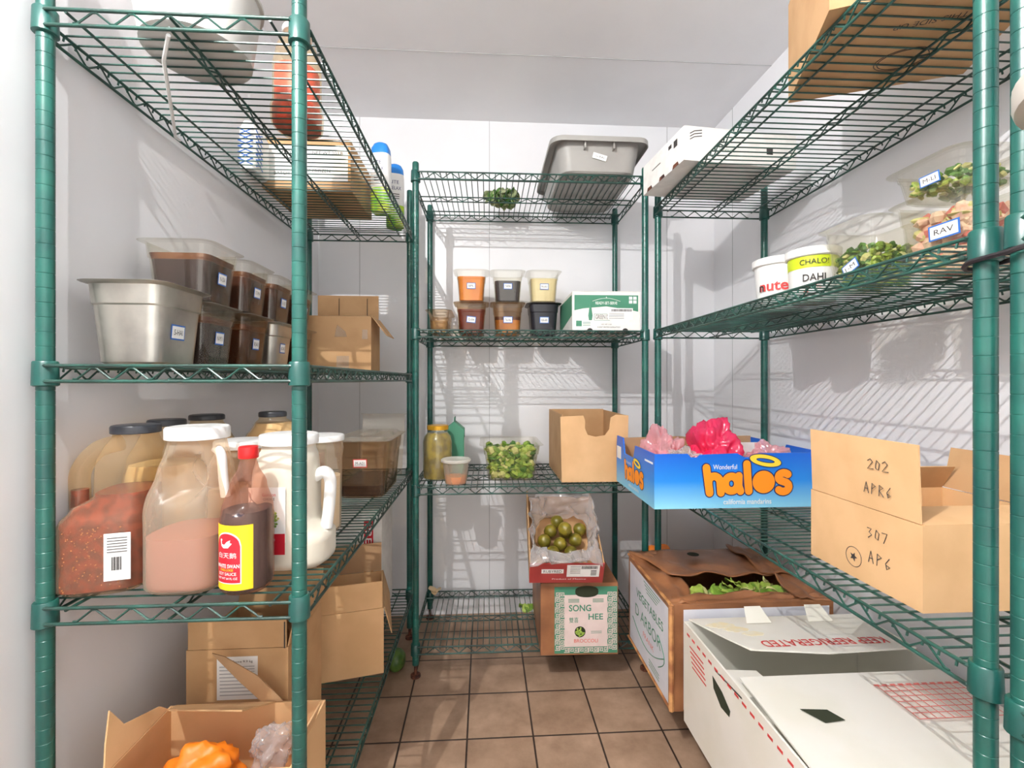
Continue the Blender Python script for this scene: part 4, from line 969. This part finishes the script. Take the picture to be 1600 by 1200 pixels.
# ranch
ranch_secs = [(0, .070, .060, 0), (.012, .079, .068, 0), (.06, .079, .068, 0), (.078, .068, .066, -.010), (.10, .062, .066, -.016), (.19, .063, .066, -.016), (.225, .060, .062, -.014), (.245, .052, .054, -.012), (.256, .054, .054, -.012)]
hp = arc([(.042, 0, .180), (.062, 0, .190), (.074, 0, .172), (.072, 0, .12), (.066, 0, .07)])
r = jug('white jug of creamy ranch dressing with a food label behind the post', -.408, 1.02, zS, ranch_secs, 'hdpe', 'ranch', .90, ('white', .059, .022), handle=(hp, [.0125]*len(hp), 'white'), exp=3, name='dressing_jug')
kid(r, 'jug_body').data.materials[0] = clear('ranch_jug_plastic', (250, 244, 232), .7, .35, (244, 238, 224), .25)
yl = -.0672
b = MB(); patch(b, (-.028, yl, .105), (1, 0, 0), (0, 0, 1), .072, .135); b.build('paper_label', 'paper', r)
b = MB(); patch(b, (-.028, yl-.0006, .058), (1, 0, 0), (0, 0, 1), .070, .042); b.build('red_panel', 'redlabel', r)
words(r, 'Gordon', (-.024, yl-.0006, .158), (1, 0, 0), (0, 0, 1), .007, 'inkred', w=.026); words(r, 'CHOICE', (-.024, yl-.0006, .149), (1, 0, 0), (0, 0, 1), .005, 'ink', w=.022)
words(r, 'Ranch Dressing', (-.034, yl-.0013, .068), (1, 0, 0), (0, 0, 1), .005, 'paper', w=.044); words(r, '128 FL OZ', (-.040, yl-.0013, .043), (1, 0, 0), (0, 0, 1), .004, 'paper', w=.022)
b = MB(); rnd = random.Random(11)
for k in range(90):
    a_ = rnd.uniform(0, 6.28); q = math.sqrt(rnd.random()); cx, cz = -.030+.027*q*math.cos(a_), .112+.024*q*math.sin(a_); s_ = rnd.uniform(.002, .0045)
    b.slab([(cx+s_*math.cos(2*PI*j/6), yl-.0006-k*.000005, cz+s_*.8*math.sin(2*PI*j/6)) for j in range(6)], (0, -1, 0), .0002, rnd.randrange(4))
b.build('salad_picture', ['veg1', 'veg2', 'tan', 'veg4'], r)
# jugs behind
bk_secs = [(0, .062, .062, 0), (.01, .068, .068, 0), (.17, .068, .068, 0), (.215, .064, .064, 0), (.262, .050, .050, 0), (.280, .036, .036, 0), (.290, .036, .036, 0)]
jug('yellowish jug with a black lid, tucked behind the red sauce jug', -.716, 1.085, zS, bk_secs, 'pet', 'pale', .7, ('black', .037, .014), name='sauce_jug')
jug('tan jug with a black lid seen just over the wide white lid', -.716, 1.235, zS, bk_secs, 'pet', 'tan', .85, ('black', .040, .014), name='sauce_jug')
big = [(0, .07, .07, 0), (.01, .078, .074, 0), (.19, .080, .074, 0), (.235, .074, .070, -.004), (.268, .050, .050, -.012), (.282, .034, .034, -.016), (.292, .034, .034, -.016)]
jug('broad tan jug with a black lid behind the ranch jug', -.566, 1.305, zS, big, 'pet', 'tan', .93, ('black', .035, .014), name='sauce_jug')
jug('milky jug with a flat white lid between the pink and ranch jugs', -.556, 1.095, zS, [(0, .058, .058, 0), (.01, .062, .062, 0), (.20, .062, .062, 0), (.226, .054, .054, 0), (.238, .054, .054, 0)], 'hdpe', 'ranch', .6, ('white', .058, .018), name='dressing_jug')
jug('white lidded tub just right of the ranch jug lid', -.425, 1.225, zS, [(0, .048, .048, 0), (.01, .05, .05, 0), (.18, .052, .052, 0), (.215, .056, .056, 0), (.222, .053, .053, 0), (.235, .056, .056, 0)], 'hdpe', 'ranch', .6, ('white', .058, .016), name='plastic_tub', cat='tub', exp=2)
jug('jar with a red lid behind the ranch jug and broth pan', -.545, 1.46, zS, [(0, .05, .05, 0), (.01, .053, .053, 0), (.18, .053, .053, 0), (.2, .045, .045, 0), (.208, .045, .045, 0)], 'glass', 'redbrown', .8, ('red', .048, .016), name='sauce_jar', cat='jar', exp=2)
# top shelf left
r = jug('red sauce jug standing high on the top left shelf', -.482, 1.22, 1.771, [(0, .050, .050, 0), (.012, .060, .060, 0), (.05, .061, .061, 0), (.065, .056, .056, 0), (.16, .056, .056, 0), (.20, .05, .05, 0), (.24, .032, .032, 0), (.25, .032, .032, 0)], 'pet', 'redsauce', .6, ('white', .036, .016), name='sauce_jug', exp=2.4)
kid(r, 'contents').data.materials[0] = mat('bright_red_sauce', (214, 62, 40), .3, noi=30, rgb2=(160, 44, 26))
b = MB().lathe([(.085, 0), (.095, .006), (.11, .12), (.116, .121), (.116, .128), (.108, .128), (.092, .008), (0.001, .006)], 40)
o = b.build('round_tub', 'grey', smooth=True); o.location = (-.57, .955, 1.771); tag(o, 'round pale grey tub on the near end of the top left shelf', 'tub'); o.data.materials[0] = mat('pale_grey_plastic', (196, 194, 190), .5)
def carton_bottle(label, x, y, rz):
    r = thing('drink_bottle', label, 'bottle', (x, y, 1.771), rz, 'blue capped bottles on the top left shelf')
    MB().loft([sup(.030, .024, 3, 0), sup(.036, .029, 3, .006), sup(.037, .030, 3, .09)]).build('bottle_base', 'bottlegreen', r, smooth=True)
    MB().loft([sup(.037, .030, 3, .09), sup(.0375, .030, 3, .10), sup(.037, .030, 3, .205), sup(.036, .029, 3, .222)]).build('bottle_middle', 'white', r, smooth=True)
    MB().loft([sup(.036, .029, 3, .222), sup(.034, .028, 3, .245), sup(.026, .022, 2.5, .262), sup(.02, .018, 2, .266)]).build('bottle_cap', 'bluebottle', r, smooth=True)
    words(r, 'LITE', (-.005, -.0302, .185), (1, 0, 0), (0, 0, 1), .014, 'navy', w=.036); words(r, 'RELAX', (0, -.0302, .160), (1, 0, 0), (0, 0, 1), .014, 'navy', w=.044)
    b = MB(); 
    for q in range(3): patch(b, (0, -.0302, .135-q*.009), (1, 0, 0), (0, 0, 1), .03, .003)
    b.build('small_print', 'ink', r); return r
carton_bottle('blue, white and green bottle beside the printed carton, the nearer one', -.398, 1.80, R(-10))
carton_bottle('blue, white and green bottle standing behind its twin, the farther one', -.378, 1.975, R(15))
# white tie
b = MB(); b.tube([(-.553, .842, 1.735), (-.60, .90, 1.728), (-.69, 1.06, 1.726), (-.765, 1.19, 1.732), (-.770, 1.215, 1.738)], .0035, 6)
tag(b.build('hanging_string', 'white', smooth=True), 'white string hanging under the top left shelf', 'string')
# middle rack lower shelf small items
r = thing('pickle_jar', 'tall glass jar of olive yellow pickle with a gold lid', 'jar', (-.192, 1.905, .728))
jp = [(.050, 0), (.058, .006), (.060, .02), (.060, .150), (.055, .172), (.042, .188), (.040, .200)]
MB().lathe(jp, 32).build('glass_jar', 'glass', r, smooth=True)
MB().lathe([(q-.0025, max(.003, z_)) for q, z_ in jp[:6]], 32).build('pickle', 'pickle', r, smooth=True)
MB().lathe([(.043, .200), (.044, .201), (.044, .216), (.042, .218)], 32).build('lid', mat('gold_lid', (214, 160, 40), .35, .5), r, smooth=True)
r = thing('milk_carton', 'green gable topped carton behind the pickle jar', 'carton', (-.130, 2.02, .728))
MB().box(-.042, .042, -.042, .042, 0, .19).build('carton_body', 'inkgreen', r)
b = MB(); b.add([(-.042, -.042, .19), (.042, -.042, .19), (.042, .042, .19), (-.042, .042, .19), (0, -.042, .225), (0, .042, .225)], [(0, 1, 4), (1, 2, 5, 4), (2, 3, 5), (3, 0, 4, 5), (0, 3, 2, 1)]); b.box(-.0015, .0015, -.042, .042, .223, .242); b.build('gable_top', 'inkgreen', r)
b = MB(); patch(b, (.0425, .0, .09), (0, 1, 0), (0, 0, 1), .07, .13); b.build('white_panel', 'paper', r)
r = thing('deli_cup', 'small lidded deli cup with orange sauce at the bottom', 'cup', (-.112, 1.808, .728))
MB().lathe([(.038, 0), (.041, .004), (.051, .086), (.054, .088)], 32).build('cup', clear('frosted_cup', (250, 246, 240), .22, .3, (238, 228, 214), .3), r, smooth=True)
MB().lathe([(.038, .003), (.0395, .005), (.042, .030)], 32).build('sauce', 'orangesauce', r, smooth=True)
MB().lathe([(.056, .084), (.058, .086), (.058, .093), (.055, .096), (.048, .094)], 32).build('lid', clear('frosted_lid', (250, 248, 244), .5, .3, (238, 236, 230), .3), r, smooth=True)
# grey bus tub on the top
r = thing('bus_tub', 'grey plastic bus tub on top of the back rack', 'tub', (.437, 1.955, 1.924))
def rr2(w2, d2, z_): return rrect(w2, d2, .05, z_, 7)
MB().loft([rr2(.140, .205, 0), rr2(.146, .212, .006), rr2(.163, .232, .110), rr2(.166, .235, .112), rr2(.186, .255, .112), rr2(.188, .257, .098), rr2(.191, .260, .098), rr2(.190, .259, .117), rr2(.184, .253, .120), rr2(.163, .232, .118), rr2(.158, .228, .108), rr2(.142, .208, .008)]).build('tub_body', 'grey', r, smooth=True, angle=35)
b = MB()
for xx in (-.06, .05): b.box(xx-.003, xx+.003, -.248, -.215, .078, .112)
b.build('rim_rib', 'grey', r)
sticker(r, (.0, -.2262, .055), (1, 0, 0), (0, -.18, 1), .055, .020, 'G-RAI', 'paper', -14)
leafclump('bunch of dried green herbs lying on the top back shelf', 'herb_bunch', 'herbs', (.078, 2.06, 1.962), 110, .045, ['herb', 'herb', 'veg3'], 21, spread=(.055, .03), rise=1.2)
# right rack tubs
def tub(name, label, x, y, z, r0, r1, h, mt='white'):
    r = thing(name, label, 'tub', (x, y, z)); MB().lathe([(r0-.003, 0), (r0, .003), (r1, h-.014)], 40).build('tub_body', mt, r, smooth=True)
    MB().lathe([(r1+.004, h-.022), (r1+.006, h-.020), (r1+.006, h-.002), (r1+.002, h), (r1-.004, h-.003)], 40).build('lid', 'white', r, smooth=True); return r
def band(root, r0, r1, h, z0, z1, mt, name='printed_band', a0=0, a1=2*PI):
    n = 36; vs = []; 
    for i in range(n+1):
        a_ = a0+(a1-a0)*i/n
        for z_ in (z0, z1):
            q = r0+(r1-r0)*z_/(h-.014)+.0007; vs.append((q*math.cos(a_), q*math.sin(a_), z_))
    return MB().add(vs, [(2*i, 2*i+2, 2*i+3, 2*i+1) for i in range(n)]).build(name, mt, root, smooth=True)
r = tub('yogurt_tub', 'white dahi yogurt tub with a lime green band reading CHALO', .848, 1.145, zR, .050, .057, .135)
band(r, .050, .057, .135, .083, .112, 'limeprint'); fa = math.atan2(-1.145, -.848)+.06
def cw(root, s, zc, h, w, mt, R_=.0535, da=0, bold=.0): return curved_words(root, s, R_, zc, fa+da, h, w, mt, .0025, bold)
cw(r, 'CHALO!', .097, .013, .062, 'ink', .056); cw(r, 'DAHI', .058, .018, .048, 'ink', .0535, 0, .012); cw(r, '3', .030, .020, .010, 'inkred', .0520, -.32, .02); cw(r, '.25%', .034, .009, .018, 'inkpink', .0520, .1)
r = tub('spread_pail', 'white hazelnut spread pail at the far end of the right rack', .862, 1.30, zR, .058, .066, .152)
fa = math.atan2(-1.30, -.862)+.04
cw(r, 'nutella', .070, .030, .112, 'inkred', .0615, .0, .02); cw(r, 'n', .064, .017, .015, 'ink', .0620, -.82, .02); cw(r, 'HAZELNUT SPREAD', .038, .006, .06, 'ink', .061, -.1)
b = MB().lathe([(.10, 0), (.11, .004), (.128, .085), (.139, .088), (.141, .094), (.141, .112), (.136, .116), (.09, .118)], 48)
o = b.build('lidded_bowl', 'white', smooth=True); o.location = (.68, .375, 1.336); tag(o, 'white lidded bowl at the far right edge of the photo', 'bowl'); o.data.materials[0] = mat('ivory_plastic', (214, 208, 198), .4)
# floor bits
o = blob('green mango lying on the floor under the left rack', 'green_fruit', 'fruit', (-.345, 1.83, .034), (.035, .045, .042), 'lime', .04, seed=4)
leafclump('torn pale leaf beside the broccoli carton on the bottom shelf', 'leaf_scrap', 'leaf', (.185, 2.05, .135), 4, .04, ['veg2', 'veg1'], 6, spread=(.01, .01))
leafclump('dry onion skin scrap stuck by the back rack rear post', 'onion_skin', 'scrap', (-.225, 2.15, .145), 3, .035, ['tan'], 8, spread=(.006, .006), rise=-.8)
